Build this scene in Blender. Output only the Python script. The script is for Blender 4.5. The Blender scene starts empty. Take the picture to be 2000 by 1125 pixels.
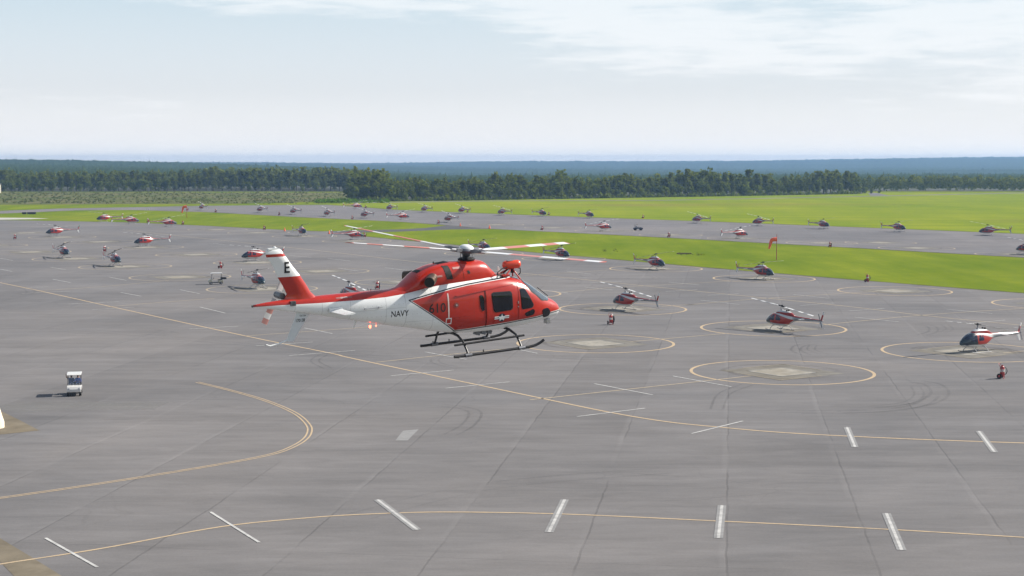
import bpy, bmesh, math, random
import numpy as np
from mathutils import Vector, Matrix
from mathutils.bvhtree import BVHTree
R = math.radians
SC = bpy.context.scene
COL = SC.collection

# ------------------------------------------------------------------ camera, sky, sun, exposure
CAM_H, HOR, FPX = 20.0, 316.0, 3030.0          # eye height (m), horizon row and focal length of the 2000 px wide photo
PITCH = math.atan((562.5 - HOR) / FPX)
cam = bpy.data.cameras.new('camera')
cam.sensor_width = 36.0
cam.lens = 36.0 * FPX / 2000.0
cam.clip_start, cam.clip_end = 0.5, 40000.0
cam_ob = bpy.data.objects.new('camera', cam)
cam_ob.location = (0, 0, CAM_H)
cam_ob.rotation_euler = (math.pi / 2 - PITCH, 0, 0)
COL.objects.link(cam_ob)
SC.camera = cam_ob

SUN_EL, SUN_AZ = R(36), R(18)                   # azimuth from +X (right of the picture) towards +Y (away)
world = bpy.data.worlds.new('World')
SC.world = world
world.use_nodes = True
nt = world.node_tree
N, L = nt.nodes, nt.links
N.clear()
wo = N.new('ShaderNodeOutputWorld')
bg = N.new('ShaderNodeBackground')
bg.inputs['Strength'].default_value = 0.07
sky = N.new('ShaderNodeTexSky')
sky.sky_type = 'NISHITA'
sky.sun_disc = False
sky.sun_elevation = SUN_EL
sky.sun_rotation = math.pi / 2 - SUN_AZ
sky.altitude = 30
sky.air_density = 1.0
sky.dust_density = 1.0
sky.ozone_density = 1.2
def wmath(op, a, b=None, c=None, clamp=False):
    n = N.new('ShaderNodeMath'); n.operation = op; n.use_clamp = clamp
    for i, v in enumerate((a, b, c)):
        if v is None: continue
        if isinstance(v, (int, float)): n.inputs[i].default_value = v
        else: L.new(v, n.inputs[i])
    return n.outputs[0]
tc = N.new('ShaderNodeTexCoord')
sep = N.new('ShaderNodeSeparateXYZ'); L.new(tc.outputs['Generated'], sep.inputs[0])
dx, dy, dz = sep.outputs
def wnoise(scale, loc, detail=6, rough=0.55, dist=0.0):
    mp = N.new('ShaderNodeMapping'); mp.inputs['Scale'].default_value = scale; mp.inputs['Location'].default_value = loc
    L.new(tc.outputs['Generated'], mp.inputs[0])
    n = N.new('ShaderNodeTexNoise'); n.inputs['Scale'].default_value = 1.0
    n.inputs['Detail'].default_value = detail; n.inputs['Roughness'].default_value = rough; n.inputs['Distortion'].default_value = dist
    L.new(mp.outputs[0], n.inputs['Vector'])
    return n.outputs['Fac']
big = wnoise((5, 5, 34), (3.1, 0.4, 0.9), 4, 0.5)
fine = wnoise((22, 22, 190), (0, 2, 0), 7, 0.6, 0.3)
# thin cirrus: broken sheets higher up, wisps lower down
lift = wmath('MINIMUM', wmath('MULTIPLY', wmath('SUBTRACT', dz, wmath('MULTIPLY_ADD', dx, -0.13, 0.080)), 9.0), 0.15)
lift = wmath('MAXIMUM', lift, -0.16)
lift = wmath('SUBTRACT', lift, wmath('MINIMUM', wmath('MAXIMUM', wmath('MULTIPLY', wmath('SUBTRACT', dz, 0.16), 0.7), 0.0), 0.20))
v = wmath('ADD', wmath('MULTIPLY_ADD', fine, 0.55, wmath('MULTIPLY', big, 0.75)), lift)
mask = N.new('ShaderNodeMapRange'); mask.interpolation_type = 'SMOOTHSTEP'
L.new(v, mask.inputs['Value'])
mask.inputs['From Min'].default_value = 0.57; mask.inputs['From Max'].default_value = 0.80
mask.inputs['To Max'].default_value = 0.52
# milky summer veil over the blue, thickest at the horizon
vr = N.new('ShaderNodeMapRange'); vr.interpolation_type = 'SMOOTHSTEP'
L.new(dz, vr.inputs[0]); vr.inputs[1].default_value = 0.06; vr.inputs[2].default_value = 0.26; vr.inputs[3].default_value = 0.92; vr.inputs[4].default_value = 0.12
vc = N.new('ShaderNodeValToRGB'); L.new(dz, vc.inputs[0])
ve = vc.color_ramp.elements
ve[0].position, ve[0].color = 0.003, (12.6, 12.2, 11.8, 1)
ve[1].position, ve[1].color = 0.11, (6.1, 7.35, 8.2, 1)
for pos_, c_ in ((0.008, (10.6, 10.4, 10.2, 1)), (0.017, (9.3, 9.2, 9.2, 1)), (0.045, (7.5, 7.8, 8.1, 1))):
    q_ = ve.new(pos_); q_.color = c_
mx0 = N.new('ShaderNodeMixRGB'); L.new(vr.outputs[0], mx0.inputs[0]); L.new(sky.outputs[0], mx0.inputs[1]); L.new(vc.outputs[0], mx0.inputs[2])
mx = N.new('ShaderNodeMixRGB'); L.new(mask.outputs[0], mx.inputs[0]); L.new(mx0.outputs[0], mx.inputs[1]); mx.inputs[2].default_value = (9.8, 9.8, 9.8, 1)
L.new(mx.outputs[0], bg.inputs['Color'])
L.new(bg.outputs[0], wo.inputs['Surface'])

sun = bpy.data.lights.new('sun', 'SUN')
sun.energy = 5.0
sun.angle = R(0.53)
sun.color = (1.0, 0.94, 0.85)
sun_ob = bpy.data.objects.new('sun', sun)
sd = Vector((math.cos(SUN_EL) * math.cos(SUN_AZ), math.cos(SUN_EL) * math.sin(SUN_AZ), math.sin(SUN_EL)))
sun_ob.rotation_euler = sd.to_track_quat('Z', 'Y').to_euler()
sun_ob.location = sd * 200
COL.objects.link(sun_ob)
SC.view_settings.view_transform = 'Standard'
SC.view_settings.look = 'None'
SC.view_settings.exposure = 0.66
SC.view_settings.gamma = 1.0
SC.view_settings.use_curve_mapping = False
SC.cycles.use_denoising = True
SC.cycles.max_bounces = 8
SC.cycles.volume_bounces = 1
SC.cycles.transparent_max_bounces = 12

# ------------------------------------------------------------------ helpers
_cp, _sp = math.cos(PITCH), math.sin(PITCH)
def g(px, py, z=0.0):
    """ground point seen at a pixel of the 2000x1125 photo"""
    x, y = (px - 1000) / FPX, (562.5 - py) / FPX
    d = Vector((x, _cp + y * _sp, -_sp + y * _cp))
    t = (CAM_H - z) / -d.z
    return Vector((d.x * t, d.y * t, z))

def srgb(r, gg, b):
    f = lambda c: (c / 255 / 12.92) if c <= 10 else ((c / 255 + 0.055) / 1.055) ** 2.4
    return (f(r), f(gg), f(b))

class NT:
    """short way to build a material's nodes"""
    def __init__(s, name):
        s.m = bpy.data.materials.new(name); s.m.use_nodes = True
        s.t = s.m.node_tree; s.N = s.t.nodes; s.L = s.t.links
        s.b = s.N['Principled BSDF']
        s._tc = None
    def put(s, sock, v):
        if hasattr(v, 'is_output'): s.L.new(v, sock)
        elif isinstance(v, (tuple, list)) and sock.type == 'RGBA' and len(v) == 3: sock.default_value = (*v, 1)
        else: sock.default_value = v
    def obj(s):
        if not s._tc: s._tc = s.N.new('ShaderNodeTexCoord')
        return s._tc.outputs['Object']
    def pos(s):
        return s.N.new('ShaderNodeNewGeometry').outputs['Position']
    def map(s, vec, loc=(0, 0, 0), rot=(0, 0, 0), scale=(1, 1, 1)):
        n = s.N.new('ShaderNodeMapping'); s.L.new(vec, n.inputs[0])
        n.inputs['Location'].default_value = loc; n.inputs['Rotation'].default_value = rot; n.inputs['Scale'].default_value = scale
        return n.outputs[0]
    def noise(s, vec, scale=1, detail=4, rough=0.5, dist=0):
        n = s.N.new('ShaderNodeTexNoise'); s.L.new(vec, n.inputs['Vector'])
        n.inputs['Scale'].default_value = scale; n.inputs['Detail'].default_value = detail
        n.inputs['Roughness'].default_value = rough; n.inputs['Distortion'].default_value = dist
        return n.outputs['Fac']
    def math(s, op, a, b=None, c=None, clamp=False):
        n = s.N.new('ShaderNodeMath'); n.operation = op; n.use_clamp = clamp
        for i, v in enumerate((a, b, c)):
            if v is not None: s.put(n.inputs[i], v)
        return n.outputs[0]
    def rng(s, v, a, b, c=0.0, d=1.0, smooth=False):
        n = s.N.new('ShaderNodeMapRange')
        if smooth: n.interpolation_type = 'SMOOTHSTEP'
        s.put(n.inputs[0], v)
        for i, q in enumerate((a, b, c, d)): s.put(n.inputs[i + 1], q)
        return n.outputs[0]
    def mix(s, f, a, b, mode='MIX'):
        n = s.N.new('ShaderNodeMixRGB'); n.blend_type = mode
        s.put(n.inputs[0], f); s.put(n.inputs[1], a); s.put(n.inputs[2], b)
        return n.outputs[0]
    def sep(s, v):
        n = s.N.new('ShaderNodeSeparateXYZ'); s.L.new(v, n.inputs[0]); return n.outputs
    def comb(s, x, y, z):
        n = s.N.new('ShaderNodeCombineXYZ')
        for i, q in enumerate((x, y, z)): s.put(n.inputs[i], q)
        return n.outputs[0]
    def curve(s, x, pts, lo, hi):
        """piecewise linear function of x (values between lo and hi)"""
        x0, x1 = pts[0][0], pts[-1][0]
        f = s.rng(x, x0, x1)
        n = s.N.new('ShaderNodeValToRGB'); s.L.new(f, n.inputs[0]); e = n.color_ramp.elements
        P = [((a - x0) / (x1 - x0), (b - lo) / (hi - lo)) for a, b in pts]
        e[0].position, e[0].color = P[0][0], (P[0][1],) * 3 + (1,)
        e[1].position, e[1].color = P[-1][0], (P[-1][1],) * 3 + (1,)
        for a, b in P[1:-1]:
            q = e.new(a); q.color = (b, b, b, 1)
        return s.math('MULTIPLY_ADD', n.outputs[0], hi - lo, lo)
    def bump(s, h, strength=0.2, dist=0.05):
        n = s.N.new('ShaderNodeBump'); s.put(n.inputs['Height'], h)
        n.inputs['Strength'].default_value = strength; n.inputs['Distance'].default_value = dist
        s.L.new(n.outputs[0], s.b.inputs['Normal'])
    def out(s, col=None, rough=0.6, metal=0.0, coat=0.0, spec=0.5):
        if col is not None: s.put(s.b.inputs['Base Color'], col)
        s.put(s.b.inputs['Roughness'], rough); s.put(s.b.inputs['Metallic'], metal)
        s.b.inputs['Coat Weight'].default_value = coat
        s.b.inputs['Coat Roughness'].default_value = 0.06
        s.put(s.b.inputs['Specular IOR Level'], spec)
        return s.m

def plain(name, col, rough=0.5, metal=0.0, var=0.12, scale=3.0, coat=0.0):
    m = NT(name)
    n = m.noise(m.obj(), scale, 5, 0.6)
    c = m.mix(m.rng(n, 0.3, 0.7, 0, 1), tuple(q * (1 - var) for q in col), tuple(min(1, q * (1 + var)) for q in col))
    return m.out(c, m.rng(n, 0.2, 0.8, rough * 0.85, min(1, rough * 1.15)), metal, coat)

def link(name, me, mat=None, parent=None):
    if mat is not None and not me.materials: me.materials.append(mat)
    o = bpy.data.objects.new(name, me); COL.objects.link(o)
    if parent is not None: o.parent = parent
    return o
def empty(name, loc=(0, 0, 0), rz=0.0):
    o = bpy.data.objects.new(name, None); COL.objects.link(o)
    o.empty_display_size = 0.3; o.location = loc; o.rotation_euler = (0, 0, rz)
    return o
def tag(o, label=None, cat=None, group=None, kind=None):
    if label: o['label'] = label
    if cat: o['category'] = cat
    if group: o['group'] = group
    if kind: o['kind'] = kind
    return o
def copy_tree(o, parent=None):
    c = o.copy(); COL.objects.link(c); c.parent = parent
    for ch in list(o.children): copy_tree(ch, c)
    return c

class MB:
    """collects simple shapes into one mesh"""
    def __init__(s): s.v, s.f = [], []
    def add(s, vs, fs):
        b = len(s.v); s.v += [tuple(q) for q in vs]; s.f += [tuple(i + b for i in q) for q in fs]; return s
    def box(s, c, d, rot=None, taper=1.0):
        x, y, z = d[0] / 2, d[1] / 2, d[2] / 2
        vs = [Vector((sx * x * (taper if sz > 0 else 1), sy * y * (taper if sz > 0 else 1), sz * z)) for sz in (-1, 1) for sx, sy in ((-1, -1), (1, -1), (1, 1), (-1, 1))]
        if rot is not None: vs = [rot @ q for q in vs]
        return s.add([q + Vector(c) for q in vs], [(3, 2, 1, 0), (4, 5, 6, 7), (0, 1, 5, 4), (1, 2, 6, 5), (2, 3, 7, 6), (3, 0, 4, 7)])
    def tube(s, pts, r, n=8, cap=True):
        pts = [Vector(p) for p in pts]; m = len(pts)
        rs = r if isinstance(r, (list, tuple)) else [r] * m
        vs, fs = [], []
        ref = None
        for i, p in enumerate(pts):
            t = (pts[min(i + 1, m - 1)] - pts[max(i - 1, 0)]).normalized()
            if ref is None: ref = Vector((0, 0, 1)) if abs(t.z) < 0.9 else Vector((1, 0, 0))
            a = (ref - t * ref.dot(t)).normalized(); b = t.cross(a); ref = a
            for k in range(n):
                w = 2 * math.pi * k / n
                vs.append(p + (a * math.cos(w) + b * math.sin(w)) * rs[i])
        for i in range(m - 1):
            for k in range(n):
                fs.append((i * n + k, i * n + (k + 1) % n, (i + 1) * n + (k + 1) % n, (i + 1) * n + k))
        if cap: fs += [tuple(range(n - 1, -1, -1)), tuple(range((m - 1) * n, m * n))]
        return s.add(vs, fs)
    def lathe(s, prof, c=(0, 0, 0), n=16, axis='z'):
        vs, fs = [], []
        for r, h in prof:
            for k in range(n):
                w = 2 * math.pi * k / n; x, y = r * math.cos(w), r * math.sin(w)
                q = {'z': (x, y, h), 'y': (x, h, -y), 'x': (h, x, y)}[axis]
                vs.append(Vector(q) + Vector(c))
        m = len(prof)
        for i in range(m - 1):
            for k in range(n):
                fs.append((i * n + k, i * n + (k + 1) % n, (i + 1) * n + (k + 1) % n, (i + 1) * n + k))
        fs += [tuple(range(n - 1, -1, -1)), tuple(range((m - 1) * n, m * n))]
        return s.add(vs, fs)
    def prism(s, poly, y0, y1):
        """polygon in x,z extruded along y"""
        n = len(poly)
        vs = [(x, y0, z) for x, z in poly] + [(x, y1, z) for x, z in poly]
        return s.add(vs, [tuple(range(n)), tuple(range(2 * n - 1, n - 1, -1))] + [(i, i + n, (i + 1) % n + n, (i + 1) % n) for i in range(n)])
    def mesh(s, name, smooth=None, bevel=0.0):
        me = bpy.data.meshes.new(name)
        me.from_pydata(s.v, [], s.f)
        bm = bmesh.new(); bm.from_mesh(me)
        if bevel:
            bmesh.ops.bevel(bm, geom=list(bm.edges), offset=bevel, segments=2, affect='EDGES', profile=0.6)
        bmesh.ops.recalc_face_normals(bm, faces=bm.faces)
        bm.to_mesh(me); bm.free()
        if smooth is not None:
            me.polygons.foreach_set('use_smooth', [True] * len(me.polygons))
            if smooth < 179:
                try: me.set_sharp_from_angle(angle=R(smooth))
                except Exception: pass
        return me
    def build(s, name, mat, parent=None, smooth=None, bevel=0.0):
        return link(name, s.mesh(name, smooth, bevel), mat, parent)

def pchip(xs, ys, q):
    xs, ys, q = np.array(xs, float), np.array(ys, float), np.array(q, float)
    h = np.diff(xs); d = np.diff(ys) / h; m = np.zeros(len(xs))
    for i in range(1, len(xs) - 1):
        if d[i - 1] * d[i] > 0:
            w1, w2 = 2 * h[i] + h[i - 1], h[i] + 2 * h[i - 1]
            m[i] = (w1 + w2) / (w1 / d[i - 1] + w2 / d[i])
    m[0], m[-1] = d[0], d[-1]
    i = np.clip(np.searchsorted(xs, q) - 1, 0, len(xs) - 2)
    t = (q - xs[i]) / h[i]
    return ((1 + 2 * t) * (1 - t) ** 2 * ys[i] + t * (1 - t) ** 2 * h[i] * m[i] + t * t * (3 - 2 * t) * ys[i + 1] + t * t * (t - 1) * h[i] * m[i + 1])

def loft(st, nx, na, ends=0.0):
    """hull along x: stations (x, z_bottom, z_top, half_width, exponent)"""
    st = sorted(st); xs = [q[0] for q in st]
    # denser rings near both ends
    q = np.interp(np.linspace(0, 1, nx), [0, 0.5, 1], [0, 0.5, 1])
    q = xs[0] + (xs[-1] - xs[0]) * q
    q = np.unique(np.concatenate([q, np.linspace(xs[-1] - 0.25, xs[-1], 8)]))
    zb, zt, hw, ex = (pchip(xs, [k[i] for k in st], q) for i in (1, 2, 3, 4))
    vs, fs = [], []
    for i in range(len(q)):
        zc, hh, n = (zb[i] + zt[i]) / 2, (zt[i] - zb[i]) / 2, ex[i]
        for k in range(na):
            w = 2 * math.pi * k / na; c, s_ = math.cos(w), math.sin(w)
            vs.append((q[i], hw[i] * math.copysign(abs(c) ** (2 / n), c), zc + hh * math.copysign(abs(s_) ** (2 / n), s_)))
    for i in range(len(q) - 1):
        for k in range(na):
            fs.append((i * na + k, i * na + (k + 1) % na, (i + 1) * na + (k + 1) % na, (i + 1) * na + k))
    fs += [tuple(range(na - 1, -1, -1)), tuple(range((len(q) - 1) * na, len(q) * na))]
    return MB().add(vs, fs)

def decal_mesh(name, poly, bvh, lift=0.006, side=-1, frame=None, cell=0.1, rim=True):
    """panel lying on a hull: polygon (x,z) thrown along y (or in a given frame) onto the surface and raised by lift"""
    bm = bmesh.new()
    if isinstance(poly, bmesh.types.BMesh): bm = poly
    else:
        bm.faces.new([bm.verts.new((a, 0, b)) for a, b in poly])
    bmesh.ops.triangulate(bm, faces=bm.faces)
    for _ in range(5):
        es = [e for e in bm.edges if e.calc_length() > cell]
        if not es: break
        bmesh.ops.subdivide_edges(bm, edges=es, cuts=1)
        bmesh.ops.triangulate(bm, faces=bm.faces)
    inner = []
    for v in bm.verts:
        a, b = v.co.x, v.co.z
        if frame is None: o, d = Vector((a, side * 4, b)), Vector((0, -side, 0))
        else:
            org, ax, az, d = frame; o = org + ax * a + az * b - d * 4
        p, n, _, _ = bvh.ray_cast(o, d)
        if p is None:
            p, n, _, _ = bvh.find_nearest(o + d * 3.3)
        if n.dot(d) > 0: n = -n
        v.co = p + n * lift
        inner.append((v, n))
    if rim:
        nm = {v: n for v, n in inner}
        be = [e for e in bm.edges if e.is_boundary]
        r = bmesh.ops.extrude_edge_only(bm, edges=be)
        for v in [q for q in r['geom'] if isinstance(q, bmesh.types.BMVert)]:
            o = min(v.link_edges, key=lambda e: e.calc_length()).other_vert(v)
            if o in nm: v.co = v.co - nm[o] * (lift + 0.01)
    bmesh.ops.recalc_face_normals(bm, faces=bm.faces)
    me = bpy.data.meshes.new(name); bm.to_mesh(me); bm.free()
    # normals must look away from the hull
    c = sum((p.normal.y * p.area for p in me.polygons))
    if frame is None and c * side < 0: me.flip_normals()
    me.polygons.foreach_set('use_smooth', [True] * len(me.polygons))
    try: me.set_sharp_from_angle(angle=R(40))
    except Exception: pass
    return me

def rpoly(pts, r=0.06, n=4):
    """polygon with rounded corners"""
    out = []; m = len(pts)
    for i in range(m):
        p = Vector(pts[i]).to_2d(); a = Vector(pts[i - 1]).to_2d() - p; b = Vector(pts[(i + 1) % m]).to_2d() - p
        k = min(r, a.length * 0.45, b.length * 0.45)
        p0, p1 = p + a.normalized() * k, p + b.normalized() * k
        for j in range(n + 1):
            t = j / n; out.append(tuple((1 - t) ** 2 * p0 + 2 * t * (1 - t) * p + t * t * p1))
    return out
def grow(pts, d):
    c = sum((Vector(p).to_2d() for p in pts), Vector((0, 0))) / len(pts)
    out = []
    for p in pts:
        q = Vector(p).to_2d() - c; out.append(tuple(c + q * (1 + d / max(q.length, 1e-4))))
    return out

def text_bm(txt, h, cx, cz, squeeze=0.8, bold=0.0, flip=1):
    cu = bpy.data.curves.new('txt', 'FONT'); cu.body = txt; cu.size = 1.0; cu.resolution_u = 3; cu.offset = bold
    ob = bpy.data.objects.new('txt', cu); COL.objects.link(ob)
    bpy.context.view_layer.update()
    me = bpy.data.meshes.new_from_object(ob.evaluated_get(bpy.context.evaluated_depsgraph_get()))
    bpy.data.objects.remove(ob); bpy.data.curves.remove(cu)
    bm = bmesh.new(); bm.from_mesh(me); bpy.data.meshes.remove(me)
    xs = [v.co.x for v in bm.verts]; ys = [v.co.y for v in bm.verts]
    k = h / (max(ys) - min(ys)); mx_, my = (max(xs) + min(xs)) / 2, (max(ys) + min(ys)) / 2
    for v in bm.verts:
        v.co = ((v.co.x - mx_) * k * squeeze * flip + cx, 0, (v.co.y - my) * k + cz)
    return bm

# sheets of paint and pavement on the ground
def sheet(name, pts, z, mat, parent=None):
    bm = bmesh.new()
    f = bm.faces.new([bm.verts.new((p[0], p[1], z)) for p in pts])
    f.normal_update()
    if f.normal.z < 0: f.normal_flip()
    bmesh.ops.triangulate(bm, faces=bm.faces)
    me = bpy.data.meshes.new(name); bm.to_mesh(me); bm.free()
    return link(name, me, mat, parent)
def smooth_path(pts, n=8):
    P = [Vector((p[0], p[1])) for p in pts]
    if len(P) < 3: return P
    out = []
    for i in range(len(P) - 1):
        p0, p1, p2, p3 = P[max(i - 1, 0)], P[i], P[i + 1], P[min(i + 2, len(P) - 1)]
        for j in range(n):
            t = j / n
            out.append(0.5 * (2 * p1 + (p2 - p0) * t + (2 * p0 - 5 * p1 + 4 * p2 - p3) * t * t + (3 * p1 - p0 - 3 * p2 + p3) * t ** 3))
    return out + [P[-1]]
def ribbon(name, pts, w, z, mat, parent=None, off=0.0, closed=False):
    vs, fs = [], []
    n = len(pts)
    for i, p in enumerate(pts):
        a, b = (pts[(i - 1) % n], pts[(i + 1) % n]) if closed else (pts[max(i - 1, 0)], pts[min(i + 1, n - 1)])
        t = (b - a).normalized(); nrm = Vector((-t.y, t.x))
        l, r = p + nrm * (off + w / 2), p + nrm * (off - w / 2)
        vs += [(l.x, l.y, z), (r.x, r.y, z)]
    for i in range(n if closed else n - 1):
        j = (i + 1) % n
        fs.append((2 * i, 2 * i + 1, 2 * j + 1, 2 * j))
    return MB().add(vs, fs).build(name, mat, parent)
def gp(pts): return [g(*p).to_2d() for p in pts]

# the apron's own grid: u runs along the flight line, v across it
ANG = 0.5934
U, V = Vector((-math.sin(ANG), math.cos(ANG))), Vector((math.cos(ANG), math.sin(ANG)))

# ------------------------------------------------------------------ ground materials
def m_grass():
    m = NT('grass'); p = m.pos()
    q = m.map(p, rot=(0, 0, -ANG), scale=(1, 0.32, 1))
    a = m.noise(q, 0.055, 6, 0.62)
    b = m.noise(p, 0.012, 4, 0.55)
    c = m.noise(m.map(p, scale=(0.35, 1.3, 1)), 0.35, 4, 0.7)
    col = m.mix(m.rng(a, 0.35, 0.66), (0.112, 0.160, 0.013), (0.198, 0.230, 0.020))
    col = m.mix(m.rng(b, 0.5, 0.68, 0, 0.75, True), col, (0.215, 0.222, 0.024))
    col = m.mix(m.rng(m.noise(p, 0.02, 5, 0.6, 0.5), 0.64, 0.76, 0, 0.5, True), col, (0.19, 0.15, 0.05))
    col = m.mix(m.rng(c, 0.3, 0.75, 0.0, 0.35), col, (0.075, 0.125, 0.015))
    mw_ = m.noise(m.map(p, rot=(0, 0, -ANG), scale=(1, 0.02, 1)), 0.22, 3, 0.6)      # mowing swaths along the strip
    col = m.mix(m.rng(mw_, 0.4, 0.65, 0, 0.3), col, (0.085, 0.135, 0.010))
    m.bump(m.noise(p, 1.3, 5, 0.7), 0.5, 0.25)
    return m.out(col, 1.0, spec=0.0)
def m_asphalt(name, base, warm=0.0):
    m = NT(name); p = m.pos()
    q = m.map(p, rot=(0, 0, R(8.0)))                       # paving lanes run almost straight away from the viewer
    x, y, _ = m.sep(q)
    wob = m.math('MULTIPLY', m.math('SUBTRACT', m.noise(q, 0.22, 5, 0.65), 0.5), 0.4)
    wob2 = m.math('MULTIPLY', m.math('SUBTRACT', m.noise(q, 0.16, 4, 0.6), 0.5), 1.1)
    def lines(coord, wobble, step, w):
        t = m.math('FRACT', m.math('DIVIDE', m.math('ADD', coord, wobble), step))
        d = m.math('MULTIPLY', m.math('SUBTRACT', 0.5, m.math('ABSOLUTE', m.math('SUBTRACT', t, 0.5))), step)
        return m.rng(d, w * 0.4, w, 1, 0)
    br = m.noise(q, 0.08, 4, 0.6)
    crack = m.math('MULTIPLY', lines(x, wob, 7.4, 0.09), m.rng(br, 0.38, 0.55))
    crack2 = m.math('MULTIPLY', lines(y, wob2, 9.5, 0.07), m.rng(m.noise(q, 0.05, 3, 0.5), 0.45, 0.6))
    crack = m.math('MAXIMUM', crack, m.math('MULTIPLY', crack2, 0.8))
    lane = m.N.new('ShaderNodeTexWhiteNoise'); lane.noise_dimensions = '2D'
    m.L.new(m.comb(m.math('FLOOR', m.math('DIVIDE', x, 7.4)), m.math('FLOOR', m.math('DIVIDE', m.math('ADD', y, wob2), 57.0)), 0.0), lane.inputs['Vector'])
    st = m.noise(m.map(p, scale=(0.3, 1, 1)), 0.12, 6, 0.66, 0.8)      # streaks from tyres and rotor wash
    st2 = m.noise(m.map(p, rot=(0, 0, -ANG), scale=(0.12, 1, 1)), 0.35, 5, 0.6)
    bl = m.noise(p, 0.018, 6, 0.62, 0.6)
    bl2 = m.noise(m.map(p, loc=(31, 7, 0)), 0.06, 5, 0.6, 0.5)
    gr = m.noise(p, 6.0, 3, 0.8)
    fs = m.noise(m.map(p, rot=(0, 0, -0.2), scale=(0.25, 1, 1)), 0.8, 7, 0.72, 0.8)     # fine wear streaks
    vo = m.N.new('ShaderNodeTexVoronoi'); vo.feature = 'DISTANCE_TO_EDGE'; vo.inputs['Scale'].default_value = 0.13
    dn_ = m.N.new('ShaderNodeTexNoise'); m.L.new(p, dn_.inputs['Vector']); dn_.inputs['Scale'].default_value = 0.25; dn_.inputs['Detail'].default_value = 4
    vm = m.N.new('ShaderNodeVectorMath'); vm.operation = 'MULTIPLY_ADD'; m.L.new(dn_.outputs['Color'], vm.inputs[0]); vm.inputs[1].default_value = (3, 3, 0); m.L.new(p, vm.inputs[2])
    m.L.new(vm.outputs[0], vo.inputs['Vector'])
    net = m.math('MULTIPLY', m.rng(vo.outputs['Distance'], 0.004, 0.012, 1, 0), m.rng(m.noise(p, 0.03, 3, 0.5), 0.52, 0.64))
    spot = m.rng(m.noise(p, 0.35, 4, 0.75), 0.66, 0.78, 0, 1)
    k = m.math('ADD', m.math('MULTIPLY', m.math('SUBTRACT', lane.outputs[0], 0.5), 0.09), 1.0)
    for n_, a_ in ((st, 0.45), (st2, 0.40), (bl, 0.75), (bl2, 0.32), (gr, 0.30), (fs, 0.55)):
        k = m.math('MULTIPLY', k, m.math('ADD', m.math('MULTIPLY', m.math('SUBTRACT', n_, 0.5), a_), 1.0))
    k = m.math('MULTIPLY', k, m.math('SUBTRACT', 1.0, m.math('MULTIPLY', m.math('MAXIMUM', crack, m.math('MULTIPLY', net, 0.8)), 0.20)))
    k = m.math('MULTIPLY', k, m.math('SUBTRACT', 1.0, m.math('MULTIPLY', spot, 0.10)))
    # bleached seams beside some of the joints
    pale = m.math('MULTIPLY', lines(m.math('ADD', x, 0.15), wob, 7.4, 0.3), m.rng(m.noise(q, 0.06, 3, 0.5), 0.46, 0.62, 0, 0.10))
    k = m.math('ADD', k, pale)
    tint = m.mix(m.rng(bl, 0.35, 0.65), tuple(base[i] * (1.0, 1.0, 1.015)[i] for i in range(3)), tuple(base[i] * (1.03, 0.99, 0.96)[i] for i in range(3)))
    col = m.mix(1.0, tint, m.comb(k, k, k), 'MULTIPLY')
    m.bump(m.math('SUBTRACT', gr, m.math('MULTIPLY', crack, 1.5)), 0.25, 0.02)
    return m.out(col, 0.95, spec=0.06)
def m_concrete(name, base, var=0.25, scale=0.8):
    m = NT(name); p = m.pos()
    a = m.noise(p, scale, 6, 0.65, 0.5); b = m.noise(p, scale * 0.2, 4, 0.6)
    col = m.mix(m.rng(a, 0.3, 0.7), tuple(q * (1 - var) for q in base), tuple(q * (1 + var * 0.6) for q in base))
    col = m.mix(m.rng(b, 0.5, 0.72, 0, 0.45), col, (base[0] * 0.75, base[1] * 0.66, base[2] * 0.5))
    m.bump(a, 0.2, 0.02)
    return m.out(col, 0.95, spec=0.06)
def m_paint(name, col, wear=0.45):
    m = NT(name); p = m.pos()
    a = m.noise(p, 1.6, 6, 0.7); b = m.noise(p, 0.15, 4, 0.6)
    f = m.math('MULTIPLY', m.rng(a, 0.42, 0.75), m.rng(b, 0.3, 0.7, wear * 0.5, wear * 1.6))
    c = m.mix(f, col, (0.15, 0.148, 0.152))
    return m.out(c, 0.9, spec=0.06)
def m_smudge(name, col, amount):
    m = NT(name); p = m.pos()
    a = m.noise(p, 0.5, 5, 0.7); b = m.noise(p, 0.09, 3, 0.5)
    f = m.math('MULTIPLY', m.rng(a, 0.25, 0.75, 0.2, 1.0), m.rng(b, 0.3, 0.65, 0.25, 1.0))
    f = m.math('MULTIPLY', f, amount)
    m.out(col, 0.95, spec=0.02); m.put(m.b.inputs['Alpha'], f)
    return m.m

ASPH = (0.153, 0.1495, 0.150)
M_GRASS = m_grass()
M_APRON = m_asphalt('weathered_asphalt', ASPH)
M_FARAPRON = m_asphalt('far_asphalt', (0.158, 0.153, 0.156))
M_DARKASPH = m_asphalt('newer_asphalt', (0.095, 0.095, 0.098))
M_PAD = m_concrete('pad_concrete', (0.185, 0.175, 0.155), 0.3, 0.5)
M_PAD2 = m_concrete('pad_centre_concrete', (0.29, 0.272, 0.235), 0.3, 0.9)
M_CONC = m_concrete('tan_concrete', (0.175, 0.15, 0.112), 0.3, 0.5)
M_PALE = m_concrete('pale_concrete', (0.42, 0.41, 0.38), 0.12, 0.4)
M_YEL = m_paint('yellow_line_paint', (0.45, 0.345, 0.225), 0.4)
M_YEL2 = m_paint('faded_yellow_paint', (0.36, 0.30, 0.22), 0.5)
M_WHT = m_paint('white_line_paint', (0.47, 0.465, 0.45), 0.6)
M_WHT2 = m_paint('worn_white_border', (0.25, 0.248, 0.245), 0.6)
M_TYRE = m_smudge('tyre_mark', (0.05, 0.05, 0.052), 0.26)
M_STAIN = m_smudge('oil_stain', (0.10, 0.085, 0.065), 0.3)

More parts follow.
